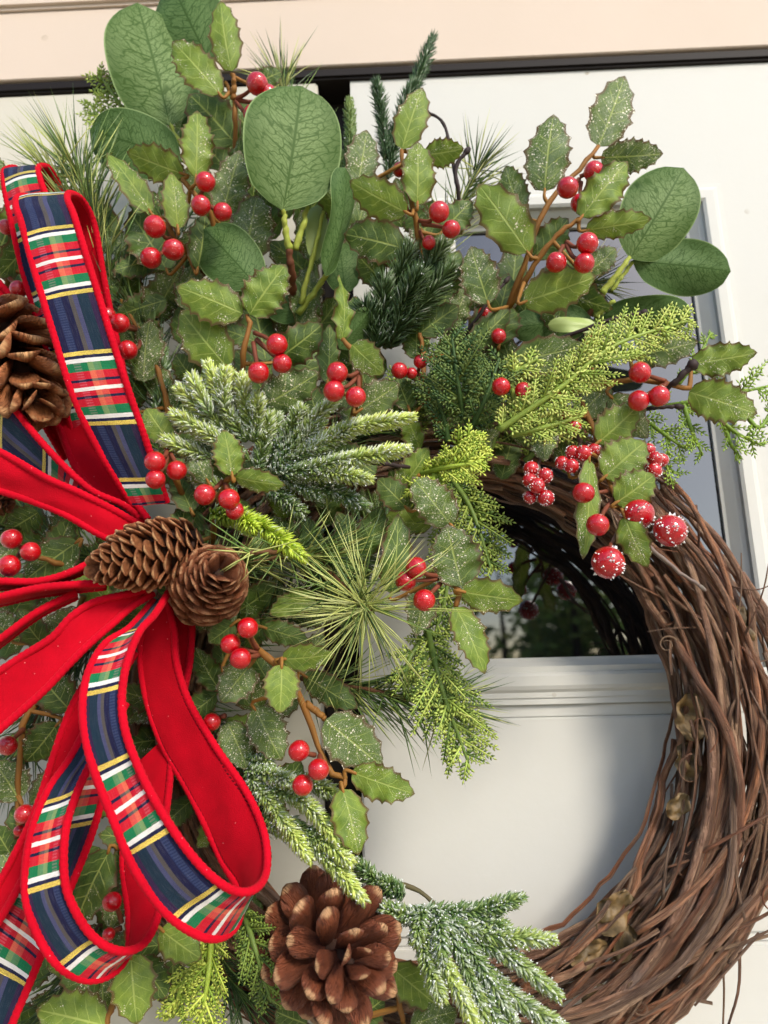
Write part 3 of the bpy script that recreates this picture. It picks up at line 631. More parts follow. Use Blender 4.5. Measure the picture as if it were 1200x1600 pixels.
holly('long drooping holly sprig right of the big ribbon loop', [
    ('g', 440, 1030, 522, 1022, 50, 12.4, .4, 14), ('g', 440, 1038, 437, 1114, 64, 12.8, .4, -10), ('d', 410, 980, 482, 1002, 44, 10, .2), ('d', 474, 1055, 558, 1106, 54, 9.6, .2, 6), ('s', 508, 1124, 597, 1196, 88, 11.2, .3, 6), ('g', 549, 1206, 647, 1240, 62, 11.6, .4, 10), ('g', 535, 1232, 560, 1335, 64, 11.8, .4, -10),
    ('s', 398, 1105, 440, 1188, 70, 10, .2, 5), ('s', 355, 1128, 386, 1202, 62, 9.4, .2), ('s', 392, 1038, 345, 1097, 66, 11, .2, 6), ('d', 366, 974, 326, 1004, 46, 10.4, .2), ('d', 352, 1050, 392, 1104, 40, 9.4), ('d', 430, 1240, 470, 1190, 60, 8.8), ('d', 440, 1300, 410, 1240, 56, 8.4)],
    [(387, 981, 16.5, 13.8, (402, 1014, 12)), (360, 1006, 16, 13.4, (402, 1020, 12)), (376, 1029, 17, 13.8, (404, 1024, 12)), (331, 1128, 14, 10.2, (352, 1118, 10)), (467, 1173, 17, 13, (492, 1180, 11.2)), (498, 1202, 17, 13.2, (500, 1180, 11.2)), (473, 1227, 16.5, 12.8, (498, 1192, 11.2))],
    [[(380, 980, 10), (402, 1015, 11.8), (440, 1045, 12), (470, 1090, 11.6), (492, 1150, 11.2), (515, 1205, 11.2), (538, 1216, 11.4), (534, 1232, 11.5)], [(478, 1100, 11.5), (500, 1116, 11.3), (508, 1124, 11.2)]], (450, 1100))
holly('holly sprig at the upper middle beside the dark fir tips', [
    ('g', 628, 234, 660, 138, 58, 11.6, .4, -10), ('g', 652, 320, 652, 222, 60, 11.6, .3, 8), ('g', 664, 242, 724, 232, 48, 11, .3, 10), ('g', 636, 332, 547, 283, 68, 12, .4, -8), ('s', 560, 286, 573, 204, 60, 10, .2, 6), ('d', 690, 362, 737, 314, 54, 10.4, .2), ('d', 632, 388, 538, 366, 76, 10.2, .2, 6), ('d', 600, 440, 560, 400, 54, 8.6), ('d', 660, 360, 640, 330, 50, 9)],
    [(686, 331, 16.5, 12.8, (655, 345, 11)), (705, 358, 14.5, 12.2, (660, 350, 11)), (625, 265, 12, 10.6, (640, 300, 10.8)), (670, 379, 11, 11, (655, 360, 10.6)), (630, 325, 9, 11, (645, 330, 10.8))],
    [[(650, 480, 6), (655, 400, 9.5), (648, 335, 11), (632, 275, 11.2), (628, 234, 11.5)]], (650, 310))
holly('tall holly sprig with glittered leaves and berries standing against the door at right', [
    ('s', 935, 230, 976, 120, 74, 10.6, .4, 6), ('s', 851, 300, 865, 180, 78, 10.8, .3, -8), ('s', 938, 246, 1035, 240, 56, 10.4, .4, 10), ('g', 908, 340, 980, 253, 66, 11.8, .3, -8), ('g', 914, 360, 1017, 342, 48, 11.4, .4, 14), ('g', 826, 396, 748, 289, 80, 10.8, .3, 6), ('s', 815, 332, 790, 260, 52, 9.6, .2), ('d', 834, 402, 888, 342, 58, 9.4, .2), ('g', 817, 472, 930, 432, 76, 11.2, .3, 6), ('s', 764, 476, 736, 386, 68, 10.8, .3, -5), ('s', 920, 425, 962, 388, 44, 10), ('d', 780, 540, 800, 480, 50, 8.6)],
    [(887, 293, 17, 12.6, (905, 280, 11)), (928, 268, 16, 11.6, (906, 276, 11)), (906, 317, 14.5, 11.4, (908, 285, 11)), (918, 380, 17, 13, (885, 378, 11.4)), (913, 411, 16, 12.8, (885, 382, 11.4)), (869, 410, 16, 12.8, (880, 384, 11.4))],
    [[(780, 560, 6), (795, 480, 8.5), (820, 410, 10), (856, 318, 10.6), (905, 265, 10.6), (935, 228, 10.6)], [(795, 480, 8.5), (835, 415, 10.4), (870, 368, 11.2), (905, 342, 11.5)]], (860, 380))
holly('holly sprig reaching past the window frame at the right with three berries', [
    ('g', 1080, 568, 1182, 551, 58, 9.6, .4, 6), ('g', 1076, 612, 1182, 646, 74, 9.8, .4, -6), ('s', 994, 556, 1090, 534, 60, 8.8, .2, 4), ('s', 798, 566, 913, 540, 66, 9.6, .2, 4), ('s', 922, 528, 992, 512, 40, 8.8), ('s', 953, 618, 1012, 684, 58, 9.4, .2, 8), ('g', 934, 692, 997, 634, 66, 10.4, .3, 8), ('g', 944, 746, 1008, 690, 80, 10.8, .3, -6), ('g', 962, 786, 1022, 742, 70, 11.4, .4, 6), ('g', 976, 806, 1012, 886, 54, 11.4, .3, 10), ('g', 921, 716, 911, 872, 42, 11, .3, -24), ('s', 850, 656, 852, 720, 56, 9.8, .2), ('s', 952, 600, 894, 662, 58, 8.6, .2), ('d', 890, 740, 868, 680, 36, 8.6)],
    [(1000, 582, 17, 11.8, (1040, 596, 10)), (1030, 619, 16.5, 11.8, (1042, 598, 10)), (998, 626, 16.5, 11.6, (1038, 600, 10)), (912, 770, 17, 12.4, (948, 768, 10.6)), (934, 820, 18, 12.8, (958, 780, 10.6)), (783, 604, 14.5, 11, (800, 590, 9)), (817, 610, 13, 10.6, (800, 592, 9))],
    [[(800, 640, 6), (900, 610, 8.4), (990, 594, 9.6), (1040, 598, 10), (1076, 606, 9.8), (1080, 570, 9.6)], [(900, 610, 8.4), (930, 680, 9.6), (948, 745, 10.4), (970, 790, 11)]], (960, 640))
holly('half hidden holly sprig with small berries between the dark pine tuft and cedar', [
    ('d', 655, 522, 717, 478, 52, 8.6, .2), ('d', 652, 562, 654, 498, 50, 8), ('d', 734, 544, 797, 484, 48, 9.4, .2, 6), ('d', 690, 560, 720, 520, 44, 8), ('d', 640, 640, 620, 590, 46, 8.4), ('d', 700, 450, 690, 500, 50, 7.6)],
    [(624, 579, 13, 10.4, (650, 590, 8.6)), (657, 565, 11, 9.8, (655, 590, 8.6)), (757, 490, 11, 9, (770, 520, 8)), (783, 500, 9, 9, (775, 520, 8)), (779, 525, 12, 9.8, (772, 530, 8)), (643, 583, 9, 9.8, (655, 592, 8.6))],
    [[(690, 680, 6), (665, 610, 8.4), (660, 550, 8.4), (656, 520, 8.6)]], (690, 560))
holly('dark holly sprig behind the upper plaid ribbon with berries at the ribbon edge', [
    ('d', 205, 470, 190, 400, 46, 7.6), ('d', 240, 560, 220, 480, 54, 7.6), ('s', 270, 640, 230, 560, 50, 7.8), ('d', -5, 400, 20, 330, 60, 8), ('d', 40, 450, 10, 380, 60, 7.4), ('d', 5, 300, -10, 240, 30, 8.4), ('d', 200, 640, 215, 580, 50, 7.2)],
    [(188, 505, 15, 11.6, (215, 515, 8.6)), (200, 547, 15, 11.4, (220, 530, 8.6)), (168, 493, 13, 10.8, (212, 512, 8.6)), (10, 355, 12, 10, (30, 420, 8)), (29, 452, 13.5, 11, (10, 428, 8.5))],
    [[(268, 700, 7), (258, 620, 8.6), (238, 550, 8.8), (212, 510, 8.6), (190, 470, 8)], [(20, 480, 7), (12, 430, 8.4), (50, 425, 8.4)]], (200, 540))
holly('dark holly sprig with three berries left of the closed cones', [
    ('d', 122, 846, 38, 908, 70, 8.6, .2), ('s', 140, 960, 46, 1002, 60, 8.4, .2), ('d', 60, 800, 10, 830, 56, 8), ('d', 80, 880, 110, 810, 54, 7.6), ('d', 0, 820, 20, 780, 40, 8), ('s', 20, 1000, -20, 960, 60, 8), ('d', 110, 1110, 60, 1050, 66, 8.2), ('d', 20, 960, 60, 900, 50, 7.4)],
    [(18, 842, 16.5, 12, (34, 862, 10)), (48, 862, 15.5, 12, (32, 862, 10)), (15, 884, 17, 12, (30, 866, 10))],
    [[(140, 900, 7), (90, 880, 9), (34, 863, 10)], [(140, 900, 7), (120, 960, 8), (110, 1000, 8)]], (70, 880))
holly('dark holly sprig at the left edge below the red velvet tail', [
    ('s', 30, 1250, -10, 1190, 70, 8.6, .2), ('d', 90, 1130, 40, 1190, 64, 8.2), ('d', 10, 1110, 50, 1060, 56, 8), ('d', 60, 1330, 20, 1260, 60, 8), ('d', 20, 1340, -10, 1290, 50, 8.4)],
    [(12, 1165, 15, 11, (36, 1140, 9)), (38, 1272, 15, 10.4, (30, 1300, 8.6)), (30, 1298, 9, 9.6, (24, 1310, 8.4))],
    [[(80, 1080, 7), (40, 1120, 8.8), (30, 1200, 8.6), (28, 1310, 8.4)]], (30, 1200))
holly('holly sprig at the bottom left under the plaid loops', [
    ('g', 204, 1490, 214, 1600, 78, 10.4, .3, 5), ('g', 168, 1604, 58, 1578, 86, 10, .2, 6), ('g', 250, 1452, 314, 1498, 62, 10, .3, 8), ('d', 172, 1328, 118, 1446, 76, 9, .2), ('d', 215, 1500, 260, 1560, 60, 8.8), ('d', 230, 1400, 180, 1330, 60, 8.2), ('d', 150, 1560, 100, 1500, 60, 8.4)],
    [(175, 1409, 15, 11.4, (190, 1440, 9.4)), (170, 1460, 10, 10, (190, 1450, 9.2))],
    [[(230, 1380, 7.5), (200, 1440, 9), (206, 1490, 10)], [(206, 1490, 10), (180, 1560, 9.8), (166, 1602, 9.8)]], (190, 1460))
holly('holly leaves tucked under the big open cone at the bottom', [
    ('g', 612, 1512, 685, 1572, 64, 8.6, .3, 6), ('s', 640, 1605, 715, 1580, 60, 9, .3), ('d', 560, 1590, 600, 1560, 60, 7.6), ('d', 480, 1600, 430, 1580, 60, 8), ('d', 560, 1600, 540, 1650, 60, 8)],
    [], [[(560, 1500, 6), (610, 1512, 7.8), (630, 1600, 8.4)]], (620, 1560))

# frosted berry picks above the vine ring
def frosted(label, bs, stems):
    o = thing('frosted_berry_pick', label, 'berry pick', at(bs[0][0], bs[0][1], 7), 'frosted berry picks'); 
    sp = []
    for s in stems: sp += stem(o, s, .0012, .0009, srgb(110, 84, 70))
    for (px, py, r, d) in bs:
        p = at(px, py, d); q = min(sp, key=lambda z: (z-p).length); berry(o, px, py, r, d, q, True)
frosted('large frosted red berries hanging over the vine ring', [(1047, 829, 26, 12.2), (950, 879, 26, 12.2), (997, 803, 25, 11.2)], [[(960, 740, 8), (975, 800, 10.4), (955, 850, 11)], [(975, 800, 10.4), (1020, 815, 11)]])
frosted('long cluster of small frosted berries against the dark glass', [(830, 732, 12, 10.6), (828, 751, 12, 10.8), (852, 743, 12.5, 11), (839, 759, 13, 11.4), (828, 777, 11, 10.8), (853, 778, 13, 11.2), (845, 770, 9, 10.4)], [[(850, 680, 7), (842, 730, 9.6), (842, 775, 10)]])
frosted('small frosted berry cluster just above the vine ring', [(895, 707, 11.5, 10.4), (912, 708, 13, 10.8), (928, 703, 11, 10.2), (878, 723, 11, 10.4), (893, 728, 12, 10.8)], [[(900, 660, 7), (905, 705, 9), (885, 725, 9.4)]])
frosted('tiny frosted berry cluster under the yellow cedar tip', [(882, 647, 11, 10), (898, 666, 11, 10.2), (880, 669, 10, 9.8), (889, 656, 8, 9.6)], [[(870, 600, 7), (885, 640, 9), (890, 668, 9)]])
frosted('icy berry cluster at the right of the stacked holly leaves', [(1013, 703, 11, 10.2), (1023, 717, 12, 10.6), (1034, 719, 11, 10.2), (1022, 735, 12.5, 10.6), (1012, 724, 11, 10)], [[(960, 680, 7), (1005, 700, 9), (1020, 725, 9.4)]])

# ------------------------------------------------------------------ eucalyptus
def euc(label, leaves, stems, c):
    o = thing('eucalyptus_sprig', label, 'eucalyptus sprig', at(c[0], c[1], 6), 'eucalyptus sprigs'); sp = []
    for s in stems: sp += stem(o, s[0], s[1], s[2], s[3])
    for L in leaves: leaf(o, *L, lib=EUC)
    return o
YG = srgb(150, 160, 66); BR = srgb(104, 62, 40)
euc('three large round eucalyptus leaves at the top left', [
    ('e', 266, 196, 214, 4, 136, 9.2, .2, 10), ('E', 330, 100, 268, -30, 110, 8.4, .2, -8), ('E', 284, 252, 140, 204, 100, 8.6, .4, 12), ('E', 402, 448, 318, 358, 92, 10.3, .2, 8), ('E', 300, 250, 330, 180, 70, 7.6), ('E', 400, 470, 360, 420, 60, 7.4)],
    [([(345, 380, 6), (300, 260, 8), (276, 215, 8.8), (265, 192, 9.1)], .0018, .0014, YG), ([(300, 260, 8), (284, 250, 8.5)], .0016, .0013, YG), ([(300, 250, 8), (325, 150, 8), (331, 98, 8.3)], .0016, .0012, YG)], (300, 230))
euc('big upright round eucalyptus leaf at the upper middle on yellow green stems', [
    ('e', 442, 330, 470, 134, 156, 12, .3, 6), ('E', 508, 432, 540, 262, 42, 10.4, .4, 52), ('y', 492, 408, 496, 320, 36, 9, .2, 10), ('E', 530, 545, 580, 484, 40, 9.4, .3, 24), ('E', 470, 500, 420, 440, 70, 7.6, .2), ('E', 540, 460, 530, 380, 60, 8.2)],
    [([(458, 460, 8), (455, 420, 10), (452, 388, 10.8)], .0026, .0022, BR), ([(452, 390, 10.8), (446, 352, 11.5), (443, 322, 12)], .0024, .0013, YG), ([(462, 390, 10.4), (474, 350, 10.8), (480, 322, 10.8)], .0024, .0014, YG), ([(470, 475, 8.6), (492, 390, 9.6), (506, 330, 10)], .0018, .0012, YG), ([(466, 490, 8), (500, 445, 9), (512, 425, 10)], .0022, .0015, YG), ([(455, 520, 6), (458, 450, 8)], .0026, .0024, BR)], (455, 440))
euc('cluster of smooth round eucalyptus leaves at the right over the window frame', [
    ('e', 984, 404, 1068, 262, 116, 9, .3, 6), ('E', 988, 408, 1142, 424, 84, 8.4, -.5, -14), ('E', 942, 494, 1080, 492, 66, 8, .3, 16), ('E', 926, 500, 798, 512, 64, 7.8, .2, 10), ('y', 935, 510, 856, 508, 26, 9, .2, 30)],
    [([(984, 402, 9), (965, 428, 9), (940, 458, 8.6)], .0014, .0024, YG), ([(988, 410, 8.4), (955, 455, 8)], .0013, .0016, YG), ([(942, 456, 8.6), (918, 495, 7.6), (880, 560, 6)], .0022, .002, BR), ([(960, 470, 8.4), (930, 495, 8)], .0014, .0018, YG)], (950, 450))

# ------------------------------------------------------------------ conifers
def needle_sprig(label, axis, n, L, spread, cols, name='pine_sprig', catg='pine sprig', tipburst=0, r=.0005, stemcol=srgb(96, 64, 40), group='long needle pine sprigs', jl=.25, back=.3):
    """long soft needles leaving a stem forward at an angle; axis in photo pixels; L in pixels"""
    P_ = curve_px(axis, 30); o = thing(name, label, catg, P_[0], group); m = MB(); px = mpp(P_[-1])
    stem(o, P_[::3]+[P_[-1]], .0016, .0011, stemcol)
    for i in range(n):
        t_ = random.random(); k = min(28, int(t_*29)); p = P_[k].lerp(P_[k+1], t_*29-k); ax = (P_[k+1]-P_[k]).normalized()
        a = perp(ax); b = ax.cross(a); ph = random.uniform(0, 6.28); rad = a*math.cos(ph)+b*math.sin(ph)
        al = math.radians(random.gauss(spread, 14)); d = ax*math.cos(al)+rad*math.sin(al)
        if d.y > .25: d.y *= back
        ll = L*px*random.uniform(1-jl, 1+jl*.6); c = random.choice(cols)
        needle(m, p, d, ll, r, jit(mixc(c, (0.03, .05, .02), .25)), jit(c), rv()*ll*.07+Vector((0, 0, -ll*.03)))
    for i in range(tipburst):
        p = P_[-1]; ax = (P_[-1]-P_[-3]).normalized(); d = (ax*random.uniform(.1, 1)+rv()*random.uniform(.6, 1.1)).normalized()
        ll = L*px*random.uniform(.7, 1.1); c = random.choice(cols); needle(m, p, d, ll, r, jit(c), jit(c), rv()*ll*.06)
    q = m.build('needles', M_NEEDLE, o); q['kind'] = 'stuff'; return o
YN, GN, DN, LN = srgb(184, 190, 106), srgb(106, 132, 62), srgb(58, 86, 40), srgb(208, 212, 134)
def burst(label, px, py, d, n, L, cols, tail):
    o = thing('pine_sprig', label, 'pine sprig', at(*tail[0]), 'long needle pine sprigs'); stem(o, tail, .002, .0016, srgb(96, 60, 36)); m = MB(); p0 = at(px, py, d); u = mpp(p0)
    for i in range(n):
        an = math.radians(random.gauss(*random.choice([(168, 9), (172, 14), (188, 8), (115, 12), (98, 8), (60, 9), (42, 8), (268, 12), (300, 6), (306, 7), (285, 10), (236, 14), (215, 14), (140, 12), (8, 10)])))
        d_ = (ROT @ Vector((math.cos(an), math.sin(an), random.uniform(-.15, .5)))).normalized(); ll = L*u*random.uniform(.45, 1.15); c = random.choice(cols)
        needle(m, p0+rv()*.003, d_, ll, .00038, jit(mixc(c, GN, .3)), jit(c), rv()*ll*random.choice((.06, .12, .24)))
    P_ = curve_px(tail, 20)
    for i in range(int(n*.6)):
        k = random.randrange(6, 19); ax = (P_[k+1]-P_[k]).normalized(); d_ = (ax*.6+rv()).normalized(); ll = L*u*random.uniform(.55, .95); c = random.choice([GN, DN, GN, YN])
        if d_.y > .3: d_.y *= .3
        needle(m, P_[k], d_, ll, .00042, jit(c), jit(c), rv()*ll*.06)
    q = m.build('needles', M_NEEDLE, o); q['kind'] = 'stuff'
    b = MB(); tube(b, [p0+(P_[-2]-P_[-1]).normalized()*.004, p0, p0+(P_[-1]-P_[-2]).normalized()*.004], lambda s: .0024*(1-.6*s), 7, lambda s: jit(srgb(110, 70, 44))); b.build('bud', M_BARKA, o)
burst('starburst of pale long pine needles at the centre facing the viewer', 572, 950, 12.6, 115, 172, [YN, LN, LN, YN], [(470, 850, 7), (515, 895, 10), (555, 935, 12.2), (572, 950, 12.6)])
needle_sprig('pine sprig pointing down right in front of the white rail', [(470, 1060, 7), (560, 1075, 8.2), (640, 1092, 8.6), (690, 1100, 8.6)], 190, 120, 38, [GN, DN, YN, GN], tipburst=20)
needle_sprig('pine sprig fanning out above the top of the bow', [(190, 520, 6.5), (160, 420, 8.4), (140, 330, 9.4), (122, 268, 9.8)], 230, 132, 36, [YN, GN, GN, DN], tipburst=22)
needle_sprig('pine sprig leaning left over the far bow loop', [(170, 430, 7), (120, 330, 9), (85, 275, 10)], 60, 125, 28, [YN, YN, GN], tipburst=10)
needle_sprig('pine needles rising behind the top eucalyptus leaves', [(480, 330, 5), (455, 200, 6), (440, 130, 6.4)], 130, 100, 32, [YN, GN, DN], tipburst=14)
needle_sprig('thin pine needles spread against the door right of the upper middle holly', [(640, 480, 5), (700, 360, 6), (745, 265, 6.6)], 140, 90, 40, [GN, YN, DN], tipburst=10)
needle_sprig('thin pine needles between the tall holly and the right eucalyptus', [(790, 520, 5), (860, 460, 5.8), (930, 440, 6.4)], 120, 85, 40, [GN, DN, YN], tipburst=8)
needle_sprig('dense dark pine sprig behind the upper plaid ribbon', [(300, 800, 5), (270, 680, 6.4), (235, 560, 7), (205, 440, 7.2)], 330, 100, 36, [DN, GN, DN], tipburst=10)
needle_sprig('dark pine sprig running under the cones to the centre', [(250, 980, 5.5), (340, 900, 8), (440, 870, 9.2), (520, 870, 9.6)], 260, 105, 40, [DN, GN, GN, YN], tipburst=14)
needle_sprig('pine sprig hanging at the bottom left corner', [(160, 1440, 6), (110, 1530, 7), (60, 1620, 7.4)], 200, 95, 36, [DN, GN, DN], tipburst=8)
needle_sprig('dark pine needles hanging below the ribbon near the bottom', [(330, 1380, 6), (330, 1480, 7.2), (380, 1560, 7.4)], 170, 95, 36, [DN, GN, DN], tipburst=8)
needle_sprig('pine sprig buried left of the drooping holly', [(300, 1080, 6), (350, 1180, 7), (380, 1280, 7.2)], 190, 80, 38, [DN, GN, GN], tipburst=6)
needle_sprig('dark pine sprig at the left edge behind the bow', [(150, 1000, 5), (80, 1080, 6.4), (20, 1200, 6.6)], 200, 90, 40, [DN, DN, GN], tipburst=6)
needle_sprig('dark pine sprig behind the left berries', [(180, 880, 5), (90, 860, 6.4), (0, 820, 6.4)], 200, 90, 40, [DN, DN, GN], tipburst=6)
needle_sprig('dark pine sprig filling the space left of the starburst', [(330, 1040, 5), (420, 960, 6.4), (520, 900, 7), (600, 830, 7)], 300, 90, 42, [DN, GN, DN], tipburst=8)
needle_sprig('dark pine sprig behind the centre berries and snowy fir', [(380, 860, 5), (460, 760, 6), (560, 680, 6.6), (640, 640, 6.6)], 280, 80, 44, [DN, DN, GN], tipburst=8)
needle_sprig('dark pine sprig behind the upper left berry clusters', [(330, 620, 5), (300, 480, 6.2), (270, 340, 6.6)], 280, 85, 44, [DN, GN, DN], tipburst=8)
needle_sprig('stray needles across the closed cones', [(470, 860, 11), (430, 862, 13.6), (390, 864, 15.2)], 12, 100, 28, [GN, YN], tipburst=5)

def fir(label, brs, name='frosted_fir_sprig', catg='fir sprig', frost=.6, group='frosted fir sprigs', base=srgb(76, 106, 58), tip=srgb(200, 214, 108), nl=21, den=1.0, wn_=.00095, main=None):
    """brs: (x0,y0,d0,x1,y1,d1, lime 0..1, frost) branchlets with short stubby needles"""
    o = thing(name, label, catg, at(*brs[0][:3]), group)
    if main: stem(o, main, .0016, .0011, srgb(92, 84, 56))
    for B in brs:
        x0, y0, d0, x1, y1, d1, lime, fr = B[:8]; a0, a1 = at(x0, y0, d0), at(x1, y1, d1); Lr = (a1-a0).length
        mid = (a0+a1)/2+Vector((0, 0, Lr*random.uniform(-.05, .1)))+rv()*Lr*.03; P_ = cat([a0, mid, a1], 24); px = mpp(a1)
        sm = MB(); tube(sm, P_, lambda s: .0013*(1-.55*s), 6, lambda s: jit(mixc(base, srgb(90, 80, 50), .5))); so = sm.build('branchlet', M_BARKA, o)
        m = MB(); fm = MB(); n = int(Lr/px*3.8*den); vd = (CAM-a1).normalized()
        for i in range(n):
            t_ = (i+random.random())/n; k = min(22, int(t_*23)); p = P_[k].lerp(P_[k+1], t_*23-k); ax = (P_[k+1]-P_[k]).normalized()
            a = perp(ax); b = ax.cross(a); ph = i*2.399+random.uniform(-.4, .4); rad = a*math.cos(ph)+b*math.sin(ph)
            al = math.radians(random.gauss(46, 7)*(1-.35*max(0, t_-.75)/.25)); rad = (rad-vd*rad.dot(vd)*.55).normalized(); d_ = ax*math.cos(al)+rad*math.sin(al)
            ll = nl*px*random.uniform(.8, 1.15)*(1-.35*max(0, t_-.8)/.2); li = max(0, min(1, lime*(.15+1.0*t_)+random.uniform(-.12, .12)))
            c0 = jit(mixc(base, tip, li*.7), .15); c1 = jit(mixc(mixc(base, srgb(90, 120, 60), .3), tip, li), .15)
            fr_ = fr*.85
            if random.random() < fr_*.5: c1 = mixc(c1, (.68, .72, .64), random.uniform(.35, .9))
            needle(m, p, d_, ll, wn_, c0, c1, ax*ll*.12)
            nf = random.random()
            if nf < fr_:
                for z in range(2 if nf < fr_*.4 else 1):
                    q = p+d_*ll*random.uniform(.35, 1.0)+rv()*.0006; s = random.uniform(.00025, .0007); b0 = len(fm.v); nn = rv(); e1 = perp(nn); e2 = nn.cross(e1)
                    fm.v += [q+e1*s, q-e1*.5*s+e2*.87*s, q-e1*.5*s-e2*.87*s, q+nn*s*1.2]; fm.f += [(b0, b0+1, b0+3), (b0+1, b0+2, b0+3), (b0+2, b0, b0+3), (b0, b0+2, b0+1)]
        q = m.build('needles', M_NEEDLE, so); q['kind'] = 'stuff'
        if fm.v: q = fm.build('frost', M_FROST, so, False); q['kind'] = 'stuff'
    return o
fir('lime green frosted fir tips left of centre below the bright holly pair', [
    (385, 690, 11, 325, 572, 13.4, .9, .9), (370, 690, 11, 280, 608, 13, .9, .9), (375, 700, 11, 272, 648, 12.8, .85, .95), (395, 690, 11, 376, 590, 13, .85, .9), (400, 690, 11, 402, 622, 12.6, .7, .9), (345, 720, 10.6, 258, 688, 12.4, .8, .95), (330, 650, 12.4, 300, 590, 13.2, .9, .9), (350, 640, 12.4, 352, 582, 13.4, .9, .9), (390, 720, 10.8, 310, 668, 12.4, .75, .95), (400, 740, 10, 420, 650, 11.6, .4, .9), (370, 780, 9.6, 300, 740, 10.6, .4, .8)])
fir('large snowy fir sprig with lime tips in the centre', [
    (450, 720, 10.6, 642, 652, 13.4, .95, .75), (470, 735, 10.4, 634, 702, 13, .95, .75), (455, 745, 10.2, 575, 748, 12.2, .75, .95), (440, 710, 10.6, 520, 628, 12.2, .55, .95), (435, 705, 10.4, 470, 640, 12, .35, 1.0), (440, 750, 9.8, 570, 790, 10.8, .12, .75), (420, 730, 9.8, 432, 652, 11, .2, .95), (425, 740, 10, 520, 690, 11.8, .3, 1.0), (440, 740, 10.4, 545, 715, 12, .45, 1.0), (420, 760, 9.6, 470, 800, 10.2, .15, .85), (480, 715, 11, 560, 665, 12.8, .6, .95), (430, 725, 10.4, 500, 660, 11.8, .3, 1.0), (410, 740, 9.4, 500, 775, 10.4, .15, .95)])
fir('bright lime fir tip right above the closed cones', [(330, 800, 11, 470, 868, 13.8, 1.1, .12), (338, 805, 11, 395, 822, 13.2, 1.1, .15)], frost=.1, base=srgb(120, 156, 50), tip=srgb(196, 216, 70), nl=27, den=.6)
fir('drooping frosted fir sprig above the big open cone', [
    (385, 1205, 9.6, 458, 1222, 11.6, .5, .8), (390, 1215, 10, 482, 1340, 12, .9, .6), (420, 1230, 10.4, 528, 1312, 12.2, .9, .6), (450, 1280, 10.6, 566, 1404, 12.6, 1.0, .5), (385, 1230, 9.6, 440, 1300, 11, .6, .85), (380, 1190, 9, 420, 1190, 10, .3, .9), (455, 1215, 9, 520, 1238, 10.4, .5, .7), (475, 1300, 11, 545, 1345, 12.4, .95, .5)])
fir('snowy grey green fir sprig lying on the lower part of the vine ring', [
    (620, 1395, 8, 560, 1350, 9.4, .1, .6), (630, 1400, 8, 600, 1378, 9, .1, .5), (660, 1425, 8.6, 812, 1404, 10.4, .15, .55), (640, 1430, 8.6, 590, 1418, 10, .2, .8), (670, 1430, 9, 600, 1420, 10.4, .25, .9), (690, 1430, 9.4, 765, 1612, 11.8, .35, .95), (640, 1425, 9.2, 750, 1618, 12.4, .9, .6), (700, 1440, 9.4, 862, 1468, 11, .5, .7), (720, 1460, 9.4, 872, 1556, 11.4, .4, .85), (730, 1490, 9.6, 890, 1615, 11.8, .4, .9), (680, 1420, 9.2, 690, 1500, 11, .2, .95), (700, 1440, 9.2, 800, 1590, 11.4, .25, .95), (660, 1415, 9, 650, 1470, 10.6, .3, .9), (650, 1440, 9.4, 690, 1560, 11.8, .5, .8), (710, 1430, 9, 790, 1450, 10.2, .2, .9), (740, 1560, 9.4, 840, 1640, 11, .4, .9), (720, 1520, 10, 790, 1620, 11.8, .2, .95)],
    main=[(560, 1430, 6), (600, 1385, 7.6), (655, 1392, 8.4), (700, 1440, 9)])
fir('two dark green fir tips standing up against the door at the top', [(600, 250, 6.4, 676, 60, 7.8, .1, .03), (604, 246, 6.4, 588, 130, 7.6, .1, .03), (620, 200, 7, 648, 130, 7.8, .1, .03), (606, 280, 6, 625, 200, 7, .1, .03)], frost=0, name='dark_fir_sprig', group='dark fir sprigs', nl=20, den=.62, base=srgb(38, 66, 34), tip=srgb(70, 100, 46), wn_=.0006)
fir('single fir tip beside the dark door gap', [(545, 270, 7, 546, 158, 8.2, .7, .03)], frost=0, name='dark_fir_sprig', group='dark fir sprigs', nl=15, base=srgb(50, 78, 36), tip=srgb(120, 140, 60))
fir('dark soft fir tuft in the middle under the upper holly', [(590, 540, 8, 640, 390, 10.4, .3, .06), (600, 545, 8, 690, 385, 10.6, .4, .06), (610, 545, 8, 655, 430, 10.8, .2, .05), (590, 545, 8, 600, 440, 10, .2, .05), (620, 520, 8.6, 705, 420, 10.4, .4, .06), (585, 550, 8, 570, 480, 9.6, .1, .05)], frost=0, name='dark_fir_sprig', group='dark fir sprigs', nl=34, den=.75, base=srgb(40, 64, 34), tip=srgb(104, 124, 66), wn_=.0007)
fir('greyish fir branch behind the berries left of centre', [(250, 620, 7, 232, 470, 7.6, .0, .35), (262, 640, 7, 250, 540, 8, .0, .4), (240, 700, 7, 255, 600, 8.2, 0, .3)], frost=.3, nl=18, den=.8)

